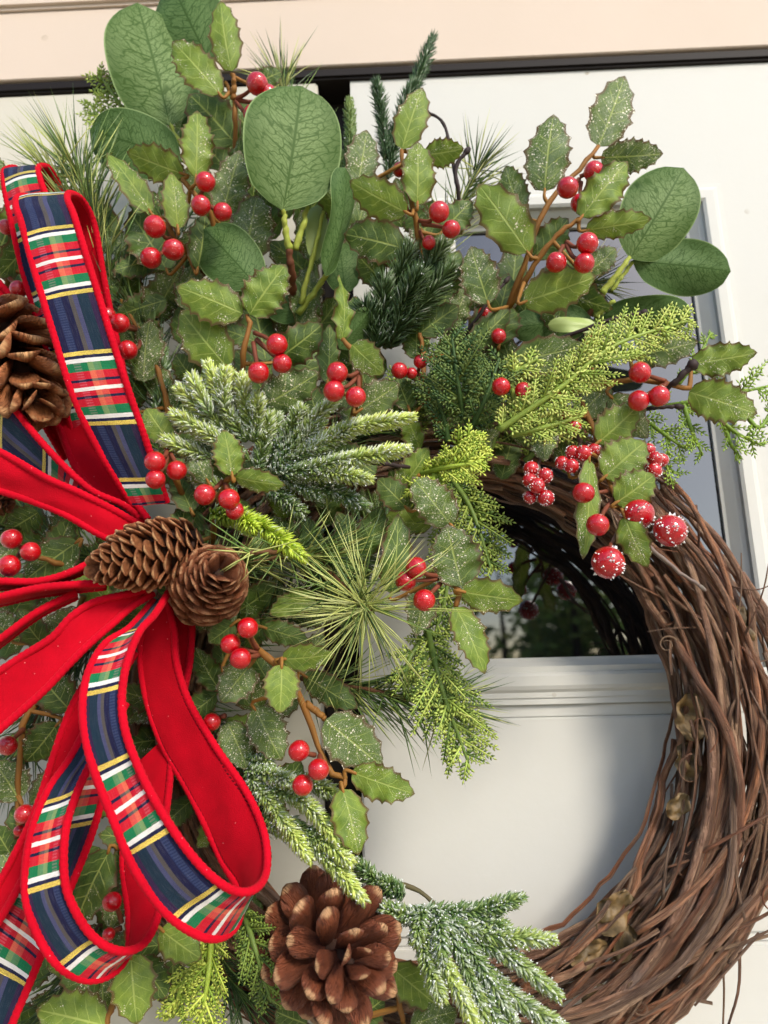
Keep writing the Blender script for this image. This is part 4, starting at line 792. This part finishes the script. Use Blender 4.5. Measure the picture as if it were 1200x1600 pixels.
def cedar(label, sprays, cols, name='cedar_sprig', catg='cedar sprig', group='cedar sprigs', thin=1.0):
    """flat fern-like sprays: (axis pixel polyline, half width px, spacing px)"""
    o = thing(name, label, catg, at(*sprays[0][0][0]), group)
    for (axis, hw, sp) in sprays:
        P_ = curve_px(axis, 40); px = mpp(P_[20]); Lr = sum((P_[i+1]-P_[i]).length for i in range(39))
        sm = MB(); tube(sm, P_, lambda s: (.0021-.0013*s)*thin, 6, lambda s: jit(mixc(cols[0], cols[1], .35), .1)); so = sm.build('branchlet', M_SPRAY, o)
        m = MB(); n = int(Lr/px/sp/1.75); fn0 = (ROT @ Vector((0, 0, 1)))
        for i in range(n):
            t_ = (i+.5)/n; k = min(38, int(t_*39)); p = P_[k].lerp(P_[k+1], t_*39-k); ax = (P_[k+1]-P_[k]).normalized()
            sd_ = 1 if i % 2 else -1; si = ax.cross(fn0).normalized()*sd_; an = math.radians(random.gauss(44, 6))
            d_ = (ax*math.cos(an)+si*math.sin(an)+fn0*random.uniform(-.25, .45)).normalized()
            bl = hw*px*random.uniform(.75, 1.1)*(math.sin(math.pi*(.12+.82*t_))**.7)*1.25; q0 = p; nb = max(3, int(bl/px/6)); cl = random.choice(cols)
            e = p+d_*bl+ax*bl*.12; tube(m, [p, (p+e)/2, e], lambda s: .00075*thin*(1-.5*s), 4, lambda s: jit(cl, .1))
            for j in range(nb):
                u = (j+.4)/nb; q = p.lerp(e, u); fn = (fn0+rv()*.5).normalized(); l_ = px*random.uniform(10, 15)*(1.1-.5*u)*thin**.3
                for s2 in (-1, 1):
                    dd = (d_*.8+d_.cross(fn0).normalized()*s2*.62+rv()*.15).normalized(); c = random.choice(cols)
                    lobe(m, q, dd, fn, l_, l_*.46*thin, jit(mixc(c, cols[0], .5), .12), jit(c, .15))
                    if u < .7 and bl > 25*px and thin > .7:
                        q2 = q+dd*l_*.8
                        for s3 in (-1, 1): lobe(m, q2, (dd*.8+dd.cross(fn0).normalized()*s3*.6).normalized(), fn, l_*.7, l_*.3, jit(c, .12), jit(cols[-1], .15))
            lobe(m, e, d_, fn0, px*9, px*3.2, jit(cl), jit(cols[-1]))
        for j in range(26):
            t_ = random.random(); k = min(38, int(t_*39)); lobe(m, P_[k], ((P_[k+1]-P_[k]).normalized()+rv()*.6), rv(), px*9, px*3.4*thin, jit(cols[0]), jit(cols[-1]))
        q = m.build('scale_leaves', M_SPRAY, so); q['kind'] = 'stuff'
    return o
YC = [srgb(130, 152, 62), srgb(168, 188, 86), srgb(186, 202, 100), srgb(202, 212, 116)]; GC = [srgb(88, 112, 50), srgb(124, 146, 64), srgb(156, 172, 80)]; DC = [srgb(50, 78, 38), srgb(78, 104, 50), srgb(116, 136, 68)]; BC = [srgb(104, 134, 46), srgb(140, 170, 62), srgb(160, 188, 78)]; LC = [srgb(140, 164, 58), srgb(186, 204, 80), srgb(208, 218, 100)]
cedar('yellow green cedar frond sweeping to the right below the eucalyptus', [([(780, 672, 9.6), (870, 610, 11.2), (960, 540, 11.6), (1078, 500, 11)], 52, 6), ([(800, 680, 9.4), (850, 668, 10.4), (910, 650, 10.6)], 36, 6), ([(810, 640, 9.6), (800, 590, 10.2), (840, 560, 10.6)], 30, 7)], YC)
cedar('dark green cedar spray left of the yellow frond', [([(724, 660, 8.4), (716, 600, 10.2), (706, 528, 10.8)], 62, 5.4), ([(730, 680, 8), (760, 620, 9.8), (780, 560, 10)], 46, 6), ([(700, 690, 8), (690, 640, 9), (668, 590, 9.4)], 40, 6)], DC)
cedar('bright yellow cedar tuft above the glittered holly', [([(660, 740, 8), (700, 730, 10.4), (752, 722, 11)], 34, 5), ([(690, 720, 9), (720, 694, 10.6), (742, 676, 11)], 26, 7), ([(680, 740, 9), (672, 760, 10), (640, 765, 10)], 26, 6), ([(700, 720, 9), (728, 712, 10.4), (750, 700, 10.8)], 26, 5)], LC)
cedar('yellow green cedar frond pointing down beside the window sill', [([(668, 985, 8.4), (683, 1047, 10.2), (702, 1110, 10.4), (732, 1192, 10)], 66, 6), ([(672, 985, 8), (640, 1030, 9.4), (630, 1080, 9.4)], 34, 7)], [GC[0], GC[1], YC[1], YC[2]])
cedar('olive cedar frond hanging in front of the dark glass', [([(700, 740, 6.4), (738, 800, 8), (768, 892, 8.2)], 48, 6), ([(690, 760, 6.4), (700, 900, 7.4), (680, 990, 7.6)], 46, 7)], GC)
cedar('green cedar frond right of the big ribbon loop at the bottom', [([(372, 1400, 8), (395, 1470, 10.4), (424, 1566, 10.4)], 44, 6)], [GC[0], GC[1], YC[0]])
cedar('yellow cedar tuft under the ribbon at the bottom left', [([(332, 1440, 8), (326, 1520, 9.6), (312, 1606, 9.6)], 48, 6), ([(340, 1460, 8), (290, 1530, 9), (270, 1590, 9)], 34, 7)], LC)
cedar('small olive cedar tip at the upper left beside the round leaves', [([(215, 215, 6.4), (185, 160, 7.6), (155, 118, 8)], 30, 6), ([(200, 210, 6.4), (160, 190, 7.4), (140, 160, 7.6)], 24, 6)], [GC[1], YC[0], YC[1]])
cedar('thin bright green juniper sprays at the right edge over the window frame', [([(1000, 640, 7), (1080, 628, 8.4), (1160, 612, 8.8), (1215, 600, 8.8)], 44, 16), ([(1068, 632, 8.2), (1080, 670, 8.8), (1098, 712, 8.6)], 22, 8), ([(1105, 640, 8.4), (1150, 676, 8.8), (1190, 696, 8.6)], 26, 8), ([(1000, 650, 7), (1040, 680, 8.4), (1072, 702, 8.4)], 34, 8), ([(1130, 655, 8.6), (1140, 690, 8.6), (1155, 712, 8.4)], 18, 8), ([(1160, 640, 8.6), (1185, 668, 8.6), (1206, 640, 8.4)], 18, 8), ([(990, 690, 7), (1030, 720, 8), (1060, 742, 8)], 26, 9), ([(1060, 600, 8), (1090, 560, 8.4), (1110, 520, 8.2)], 16, 9)], BC, 'juniper_sprig', 'juniper sprig', None, .82)
cedar('dull green cedar spray behind the berries at centre right', [([(650, 700, 6), (640, 640, 7.4), (600, 600, 8)], 40, 7), ([(760, 720, 6), (790, 640, 7.4), (830, 590, 8)], 46, 7), ([(820, 720, 6), (880, 670, 7.6), (960, 640, 8)], 44, 7)], GC)

# ------------------------------------------------------------------ pine cones
def scale_mesh(name, mat, nw, wmax, thick, curl, rim, k):
    """spatula-shaped woody scale: x along 0..1, closed shell"""
    r = random.Random(k); m = MB(); nu, nv = 9, 6; top = []; bot = []
    for i in range(nu+1):
        u = i/nu; wd = nw+(wmax-nw)*min(1, u/.68)**1.2
        if u > .68: wd *= math.sqrt(max(.0, 1-((u-.68)/.325)**2))
        for j in range(nv+1):
            v = j/nv*2-1; y = v*wd*.5
            z = curl*u*u + .10*wd*(1-v*v)*(.4+.6*u) + .012*noise.noise(Vector((u*3, v*2, k*3.3)))
            th = thick*(.55+.45*u+rim*math.exp(-((u-.92)/.1)**2))*(1-.55*v*v)
            top.append(Vector((u, y, z+th*.5))); bot.append(Vector((u, y, z-th*.5)))
    m.v = top+bot; N = len(top); st = nv+1
    for idx, p in enumerate(m.v): m.uv[idx] = (p.x, p.y+.5)
    for i in range(nu):
        for j in range(nv):
            a = i*st+j; m.f.append((a, a+st, a+st+1, a+1)); m.f.append((N+a, N+a+1, N+a+st+1, N+a+st))
        for j in (0, nv):
            a = i*st+j; m.f.append((a, N+a, N+a+st, a+st) if j == 0 else (a, a+st, N+a+st, N+a))
    for j in range(nv): a = nu*st+j; m.f.append((a, N+a, N+a+1, a+1))
    return to_mesh(m, name, mat)
def cone(label, tip, base, Rpx, n, b0, b1, wr_, lib, core, prof, wild=5, lmin=.0):
    T, B = at(*tip), at(*base); ax = (T-B); L = ax.length; ax.normalize(); R = Rpx*mpp((T+B)/2); a = perp(ax); b = ax.cross(a)
    o = thing('pine_cone', label, 'pine cone', B, 'pine cones')
    m = MB(); tube(m, [B+ax*L*.9*(i/10) for i in range(11)], lambda u: max(.0015, R*core*prof(u)), 10); m.build('core', M_CORE, o)
    for i in range(n):
        t_ = (i+.5)/n; t_ = t_**.92; be = math.radians(b0+(b1-b0)*t_+random.uniform(-wild, wild)); ph = i*2.39996+random.uniform(-.12, .12)
        rad = a*math.cos(ph)+b*math.sin(ph); rc = R*core*prof(t_)*.7; Re = R*prof(t_)*random.uniform(1-wild*.011, 1+wild*.006)
        d_ = ax*math.cos(be)+rad*math.sin(be); ll = max(lmin*R, (Re-rc)/max(.45, math.sin(be))); p = B+ax*L*t_+rad*rc
        if be < math.radians(80): p = p-ax*(ll*math.cos(be)*.55)
        W = wr_*R*(.45+.55*prof(t_))*random.uniform(.92, 1.08); nn = (ax*math.sin(be)-rad*math.cos(be)); s = nn.cross(d_); tw_ = math.radians(random.gauss(0, wild*.9)); s, nn = s*math.cos(tw_)+nn*math.sin(tw_), nn*math.cos(tw_)-s*math.sin(tw_)
        th = ll
        M = Matrix(((d_.x*ll, s.x*W, nn.x*th, p.x), (d_.y*ll, s.y*W, nn.y*th, p.y), (d_.z*ll, s.z*W, nn.z*th, p.z), (0, 0, 0, 1)))
        place('scale', random.choice(lib), M, o)
    return o
OPENL = [scale_mesh('scale', M_CONE_C, .5, 1.0, .05, -.10+.10*k, 1.0, k+20) for k in range(3)]
OPEN = [scale_mesh('scale', M_CONE_O, .5, 1.0, .042, -.16+.12*k, 1.2, k) for k in range(3)]
CLO = [scale_mesh('scale', M_CONE_C, .5, 1.0, .075, .10, .3, k+5) for k in range(3)]
CLB = [scale_mesh('scale', M_CONE_B, .5, 1.0, .06, .12, .2, k+9) for k in range(3)]
egg = lambda t_: max(.12, (math.sin(math.pi*(.18+.80*t_)))**.55*(1.0 if t_ < .5 else 1-.25*(t_-.5)))
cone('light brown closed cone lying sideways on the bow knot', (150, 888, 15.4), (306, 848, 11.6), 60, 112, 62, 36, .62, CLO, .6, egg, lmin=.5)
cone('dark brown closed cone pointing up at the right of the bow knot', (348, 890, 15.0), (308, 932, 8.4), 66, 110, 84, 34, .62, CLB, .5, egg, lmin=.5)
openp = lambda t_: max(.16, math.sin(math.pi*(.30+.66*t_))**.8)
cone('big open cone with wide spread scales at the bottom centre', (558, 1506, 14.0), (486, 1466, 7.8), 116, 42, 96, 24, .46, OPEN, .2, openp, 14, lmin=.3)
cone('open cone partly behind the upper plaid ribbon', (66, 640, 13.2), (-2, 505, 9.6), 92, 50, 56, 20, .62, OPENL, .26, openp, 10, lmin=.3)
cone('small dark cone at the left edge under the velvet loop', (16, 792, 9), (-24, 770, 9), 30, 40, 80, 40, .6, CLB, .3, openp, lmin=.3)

# ------------------------------------------------------------------ ribbon bow
bow = thing('ribbon_bow', 'red velvet and tartan plaid ribbon bow with piped edges', 'ribbon bow', at(225, 880, 8))
def ribbon(A, B, front, phase=0.0, flip=False, n=90, per=.074, pipe=.0020, anchor=None, name=None):
    """strip between two edge curves; front = 'p' (plaid faces us where A is left of B) or 'v' (velvet faces us)"""
    a, b = cat([at(*p) for p in A], n), cat([at(*p) for p in B], n)
    acc = [0.0]
    for i in range(1, n): acc.append(acc[-1]+(((a[i]+b[i])-(a[i-1]+b[i-1]))*.5).length)
    if anchor:
        py = [q.y for q in cat([Vector((p[0], (p[1]+o_[1])/2, 0)) for p, o_ in zip(A, B)] if len(A) == len(B) else [Vector(p) for p in B], n)]
        k0 = min(range(n//2+6), key=lambda i: abs(py[i]-anchor[0])); phase = anchor[1]-acc[k0]/per
    nv = 8; G = []; NN = []
    for i in range(n):
        tg = ((a[min(i+1, n-1)]+b[min(i+1, n-1)])-(a[max(i-1, 0)]+b[max(i-1, 0)])).normalized(); wv = b[i]-a[i]; nn = wv.cross(tg).normalized(); NN.append(nn); row = []
        for j in range(nv+1):
            v = j/nv; rip = .0006*math.sin(acc[i]*90+phase*9)*math.sin(math.pi*v)+.0016*noise.noise(Vector((acc[i]*45, v*2.2, phase*7+A[0][0])))
            row.append(a[i].lerp(b[i], v)+nn*(rip+.0012*math.sin(math.pi*v)))
        G.append(row)
    # orientation: which side of the strip looks at the camera at its widest early stretch
    k = max(range(n//8, n//2), key=lambda i: (b[i]-a[i]).length*abs(NN[i].dot((CAM-a[i]).normalized())))
    sg = 1 if NN[k].dot((CAM-a[k]).normalized()) > 0 else -1
    if front == 'v': sg = -sg
    def sheet(off, lip=0):
        m = MB()
        for i in range(n):
            for j in range(nv+1):
                m.v.append(G[i][j]+NN[i]*off); u = j/nv; m.uv[len(m.v)-1] = ((1-u if flip else u), acc[i]/per+phase)
        for i in range(n-1):
            for j in range(nv): q = i*(nv+1)+j; m.f.append((q, q+1, q+nv+2, q+nv+1))
        return m
    L = sheet(.0005*sg).build(name or ('plaid_loop' if front == 'p' else 'velvet_loop'), M_PLAID, bow)
    sheet(-.0005*sg).build('velvet_backing', M_VELVET, L)
    for E_, O_ in ((a, b), (b, a)):
        m = MB(); E2 = []; pa = [0.0]
        for i in range(1, n): pa.append(pa[-1]+(E_[i]-E_[i-1]).length)
        N2 = max(60, int(pa[-1]/.00085)); N2 = min(N2, 420); j = 0; pts = []
        for q in range(N2):
            s = pa[-1]*q/(N2-1)
            while j < n-2 and pa[j+1] < s: j += 1
            f = (s-pa[j])/max(1e-9, pa[j+1]-pa[j]); p = E_[j].lerp(E_[j+1], f); o_ = O_[j].lerp(O_[j+1], f)
            pts.append(p+(o_-p).normalized()*pipe*.5)
        tube(m, pts, lambda u, T_=pa[-1]: (pipe, .085, 1, u*T_/.0030*6.28), 9); m.build('piping', M_PIPING, L)
    return L
ribbon([(205, 790, 11), (150, 700, 13), (112, 620, 14.5), (80, 520, 15.5), (50, 420, 16), (31, 350, 16), (22, 322, 15.4), (27, 308, 14.2), (50, 311, 12.6), (85, 345, 11.4), (105, 430, 10.5), (118, 500, 10), (140, 600, 9.5)],
       [(264, 785, 10.5), (235, 700, 12.5), (204, 610, 14), (172, 510, 15), (138, 400, 15.6), (118, 335, 15.8), (108, 312, 15.2), (112, 302, 14.2), (132, 314, 12.8), (150, 352, 11.6), (164, 430, 10.6), (178, 500, 10), (200, 600, 9.5)], 'p', .10, anchor=(465, .45))
ribbon([(120, 700, 9.4), (75, 560, 10.6), (35, 430, 11.6), (12, 330, 12.6), (4, 285, 12.6), (6, 266, 11.9), (30, 268, 10.6), (60, 330, 9.6), (80, 420, 9)],
       [(180, 690, 9.4), (140, 560, 10.6), (105, 430, 11.6), (82, 330, 12.6), (66, 282, 12.8), (62, 262, 12.1), (78, 262, 11), (94, 290, 10), (110, 340, 9.2), (125, 420, 9)], 'p', .62)
ribbon([(85, 655, 9.8), (120, 740, 10.8), (172, 798, 11)], [(132, 650, 9.8), (174, 730, 10.8), (234, 812, 11)], 'v', 0)
ribbon([(-40, 400, 9), (0, 440, 9.5), (35, 485, 9.5), (70, 560, 9.4), (120, 680, 9.2)], [(-70, 470, 9), (-20, 515, 9.2), (15, 565, 9.2), (60, 650, 9.2), (100, 720, 9)], 'v', 0)
ribbon([(-30, 560, 12.5), (0, 605, 13), (62, 685, 13), (137, 760, 12.5), (195, 788, 11.5), (228, 818, 10.5)], [(-70, 640, 11), (-5, 725, 11.2), (62, 762, 11.2), (130, 792, 11), (190, 812, 10.5), (215, 830, 10)], 'p', .42, True)
ribbon([(-60, 680, 13.5), (0, 703, 14), (75, 745, 14), (125, 767, 13.7), (175, 792, 13), (220, 818, 12)], [(-60, 750, 13), (0, 770, 13.4), (50, 786, 13.4), (100, 806, 13.2), (162, 841, 12.8), (212, 856, 12)], 'v', 0)
ribbon([(-40, 910, 14.5), (0, 908, 14.5), (60, 908, 14.3), (110, 894, 14), (160, 868, 13.2)], [(-40, 925, 11), (0, 919, 11), (60, 914, 11), (110, 902, 11), (160, 880, 11)], 'v', 0)
ribbon([(-40, 940, 14.8), (0, 932, 14.8), (70, 917, 14.6), (165, 910, 14)], [(-40, 950, 11.5), (0, 944, 11.5), (70, 929, 11.5), (165, 918, 11.5)], 'v', 0)
ribbon([(-40, 1025, 14), (0, 998, 14), (60, 955, 13.8), (120, 925, 13.2)], [(-40, 1034, 11), (0, 1008, 11), (60, 963, 11), (120, 933, 11)], 'v', 0)
ribbon([(235, 915, 12.4), (200, 925, 13.2), (147, 938, 14), (110, 961, 14.5), (80, 993, 14.7), (33, 1023, 14.9), (0, 1045, 15), (-60, 1085, 15)], [(240, 930, 12), (208, 950, 13), (180, 975, 13.8), (140, 1010, 14.3), (110, 1040, 14.5), (67, 1085, 14.7), (0, 1143, 14.8), (-60, 1195, 14.8)], 'v', 0)
ribbon([(238, 940, 11.6), (200, 982, 13.4), (160, 1008, 14.5), (133, 1057, 15.5), (126, 1120, 16), (142, 1200, 16.2), (177, 1290, 16.2), (207, 1360, 16), (256, 1428, 15.6), (310, 1465, 14.8), (348, 1466, 13.6), (372, 1440, 12.2), (372, 1395, 11), (345, 1345, 10.2), (300, 1250, 10), (250, 1160, 10), (224, 1080, 10), (218, 1010, 10), (228, 950, 10)],
       [(268, 920, 11.6), (245, 958, 13.4), (220, 988, 14.5), (198, 1050, 15.5), (195, 1120, 16), (216, 1190, 16.2), (256, 1268, 16.2), (310, 1344, 16), (360, 1386, 15.6), (398, 1388, 14.6), (418, 1358, 13), (414, 1300, 11.8), (386, 1235, 11), (338, 1165, 10.8), (297, 1095, 10.8), (278, 1035, 10.8), (274, 985, 10.8), (264, 935, 10.5)], 'p', .80, True, 120, anchor=(1290, .98))
ribbon([(150, 1100, 10.6), (110, 1180, 12.4), (70, 1240, 13.5), (44, 1310, 14.2), (36, 1390, 14.5), (52, 1455, 14.5), (86, 1508, 14), (128, 1532, 13.2), (168, 1526, 12), (196, 1496, 11), (200, 1440, 10), (190, 1350, 9.5), (197, 1280, 9.3), (210, 1200, 9.2)],
       [(200, 1100, 10.6), (165, 1160, 12.4), (133, 1215, 13.5), (107, 1290, 14.2), (104, 1370, 14.5), (121, 1422, 14.5), (151, 1464, 14.2), (190, 1484, 13.5), (226, 1473, 12.4), (248, 1432, 11.2), (258, 1370, 10.4), (260, 1290, 10), (268, 1210, 10), (272, 1140, 10)], 'p', .08, True, 110, anchor=(1385, .98))
ribbon([(125, 1150, 10.2), (92, 1250, 10.6), (55, 1330, 10.8), (26, 1378, 11), (0, 1425, 11), (-40, 1500, 11), (-70, 1600, 11), (-85, 1680, 11)], [(195, 1150, 10.4), (166, 1240, 10.8), (142, 1315, 11), (108, 1400, 11.2), (72, 1482, 11.2), (46, 1545, 11.2), (20, 1605, 11.2), (-8, 1680, 11)], 'p', .35, False, 90, name='plaid_tail')
ribbon([(170, 1010, 10.2), (122, 1080, 11), (95, 1140, 11.4), (62, 1240, 11.8), (40, 1295, 11.8), (0, 1372, 11.8), (-40, 1440, 11.6)], [(215, 1020, 10.2), (165, 1100, 11), (128, 1160, 11.5), (92, 1250, 11.9), (70, 1310, 12), (30, 1390, 12), (-10, 1460, 11.8)], 'v', 0, name='velvet_tail')
ribbon([(252, 945, 9.3), (264, 1030, 9.3), (262, 1110, 9.2), (270, 1180, 9)], [(304, 955, 9.3), (300, 1030, 9.3), (288, 1100, 9.2), (292, 1180, 9)], 'v', 0)

# ------------------------------------------------------------------ dark twigs
def twig(label, parts, col=srgb(50, 38, 36), frost=False):
    o = thing('bare_twig', label, 'twig', at(*parts[0][0][0]), 'bare twigs')
    for pts, r0, r1 in parts:
        P_ = stem(o, pts, r0, r1, col, 14, 'stem')
        m = MB(); p = P_[-1]; ax = (P_[-1]-P_[-2]).normalized(); tube(m, [p-ax*.002, p+ax*.001, p+ax*.004], lambda u: r1*(1.7 if .2 < u < .8 else 1.0), 7, lambda u: jit(col, .2)); m.build('bud', M_BARKA, o)
twig('dark bare twig curving up behind the upper middle holly', [([(720, 340, 7), (716, 300, 8), (712, 262, 8.4), (728, 238, 8.6)], .0016, .0014), ([(716, 300, 8), (702, 225, 8.4), (690, 190, 8.6), (667, 174, 8.6)], .0013, .001)])
twig('dark bare twig pointing right across the lower eucalyptus leaf', [([(860, 535, 9), (920, 512, 10), (965, 497, 10.4), (1004, 489, 10.4)], .0013, .0014)])
twig('short dark twig end beside the right holly leaves', [([(1035, 612, 9.6), (1058, 594, 10.4), (1080, 572, 10.8)], .0016, .0022), ([(1000, 640, 9), (1030, 636, 9.8), (1058, 635, 10)], .0014, .0012)])
twig('dark twig among the leaves below the upper middle', [([(700, 560, 8), (740, 505, 9.6), (765, 468, 10), (790, 440, 10)], .0013, .001), ([(640, 730, 9), (610, 726, 10), (588, 722, 10.4)], .0012, .0015)])
twig('grey splintered twig lying on the vine ring under the frosted berries', [([(985, 830, 9), (1030, 868, 10), (1060, 893, 10.2), (1094, 916, 10)], .0016, .0008)], srgb(120, 106, 98))

# ------------------------------------------------------------------ dark inner leaves that fill each sprig towards the ring
FILL = [(200, 300), (330, 110), (430, 180), (560, 260), (640, 300), (740, 380), (930, 430), (990, 520), (985, 600), (940, 660), (870, 712), (760, 748), (660, 810), (590, 880), (560, 980), (500, 1060), (440, 1180), (400, 1300), (400, 1400), (330, 1490), (300, 1600), (0, 1610), (-30, 330), (80, 340)]
def inside(x, y):
    c = False; n = len(FILL)
    for i in range(n):
        (x0, y0), (x1, y1) = FILL[i], FILL[i-1]
        if (y0 > y) != (y1 > y) and x < (x1-x0)*(y-y0)/(y1-y0)+x0: c = not c
    return c
rf = random.Random(11); done = []
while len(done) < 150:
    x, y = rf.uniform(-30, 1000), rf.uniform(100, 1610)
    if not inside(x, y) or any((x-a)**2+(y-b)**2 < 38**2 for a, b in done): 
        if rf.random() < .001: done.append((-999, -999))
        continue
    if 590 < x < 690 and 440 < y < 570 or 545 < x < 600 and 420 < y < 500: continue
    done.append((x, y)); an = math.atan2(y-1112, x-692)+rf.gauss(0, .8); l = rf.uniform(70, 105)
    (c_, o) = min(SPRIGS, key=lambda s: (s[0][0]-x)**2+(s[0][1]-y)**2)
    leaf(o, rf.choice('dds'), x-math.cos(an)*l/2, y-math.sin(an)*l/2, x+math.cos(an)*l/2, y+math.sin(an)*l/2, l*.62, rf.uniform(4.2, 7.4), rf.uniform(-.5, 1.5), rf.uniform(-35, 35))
done2 = []
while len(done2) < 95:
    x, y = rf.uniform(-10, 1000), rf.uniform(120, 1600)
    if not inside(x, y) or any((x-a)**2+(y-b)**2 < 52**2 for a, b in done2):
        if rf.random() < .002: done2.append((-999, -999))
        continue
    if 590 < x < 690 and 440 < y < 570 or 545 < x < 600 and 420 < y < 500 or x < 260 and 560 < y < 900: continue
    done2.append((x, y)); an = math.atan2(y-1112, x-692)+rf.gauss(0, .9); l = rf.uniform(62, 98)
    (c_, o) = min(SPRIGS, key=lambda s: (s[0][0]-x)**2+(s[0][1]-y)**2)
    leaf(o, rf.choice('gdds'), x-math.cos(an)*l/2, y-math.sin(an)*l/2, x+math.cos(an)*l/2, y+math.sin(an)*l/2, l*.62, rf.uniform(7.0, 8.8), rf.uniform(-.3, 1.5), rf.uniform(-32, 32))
print('objects', len(bpy.data.objects))
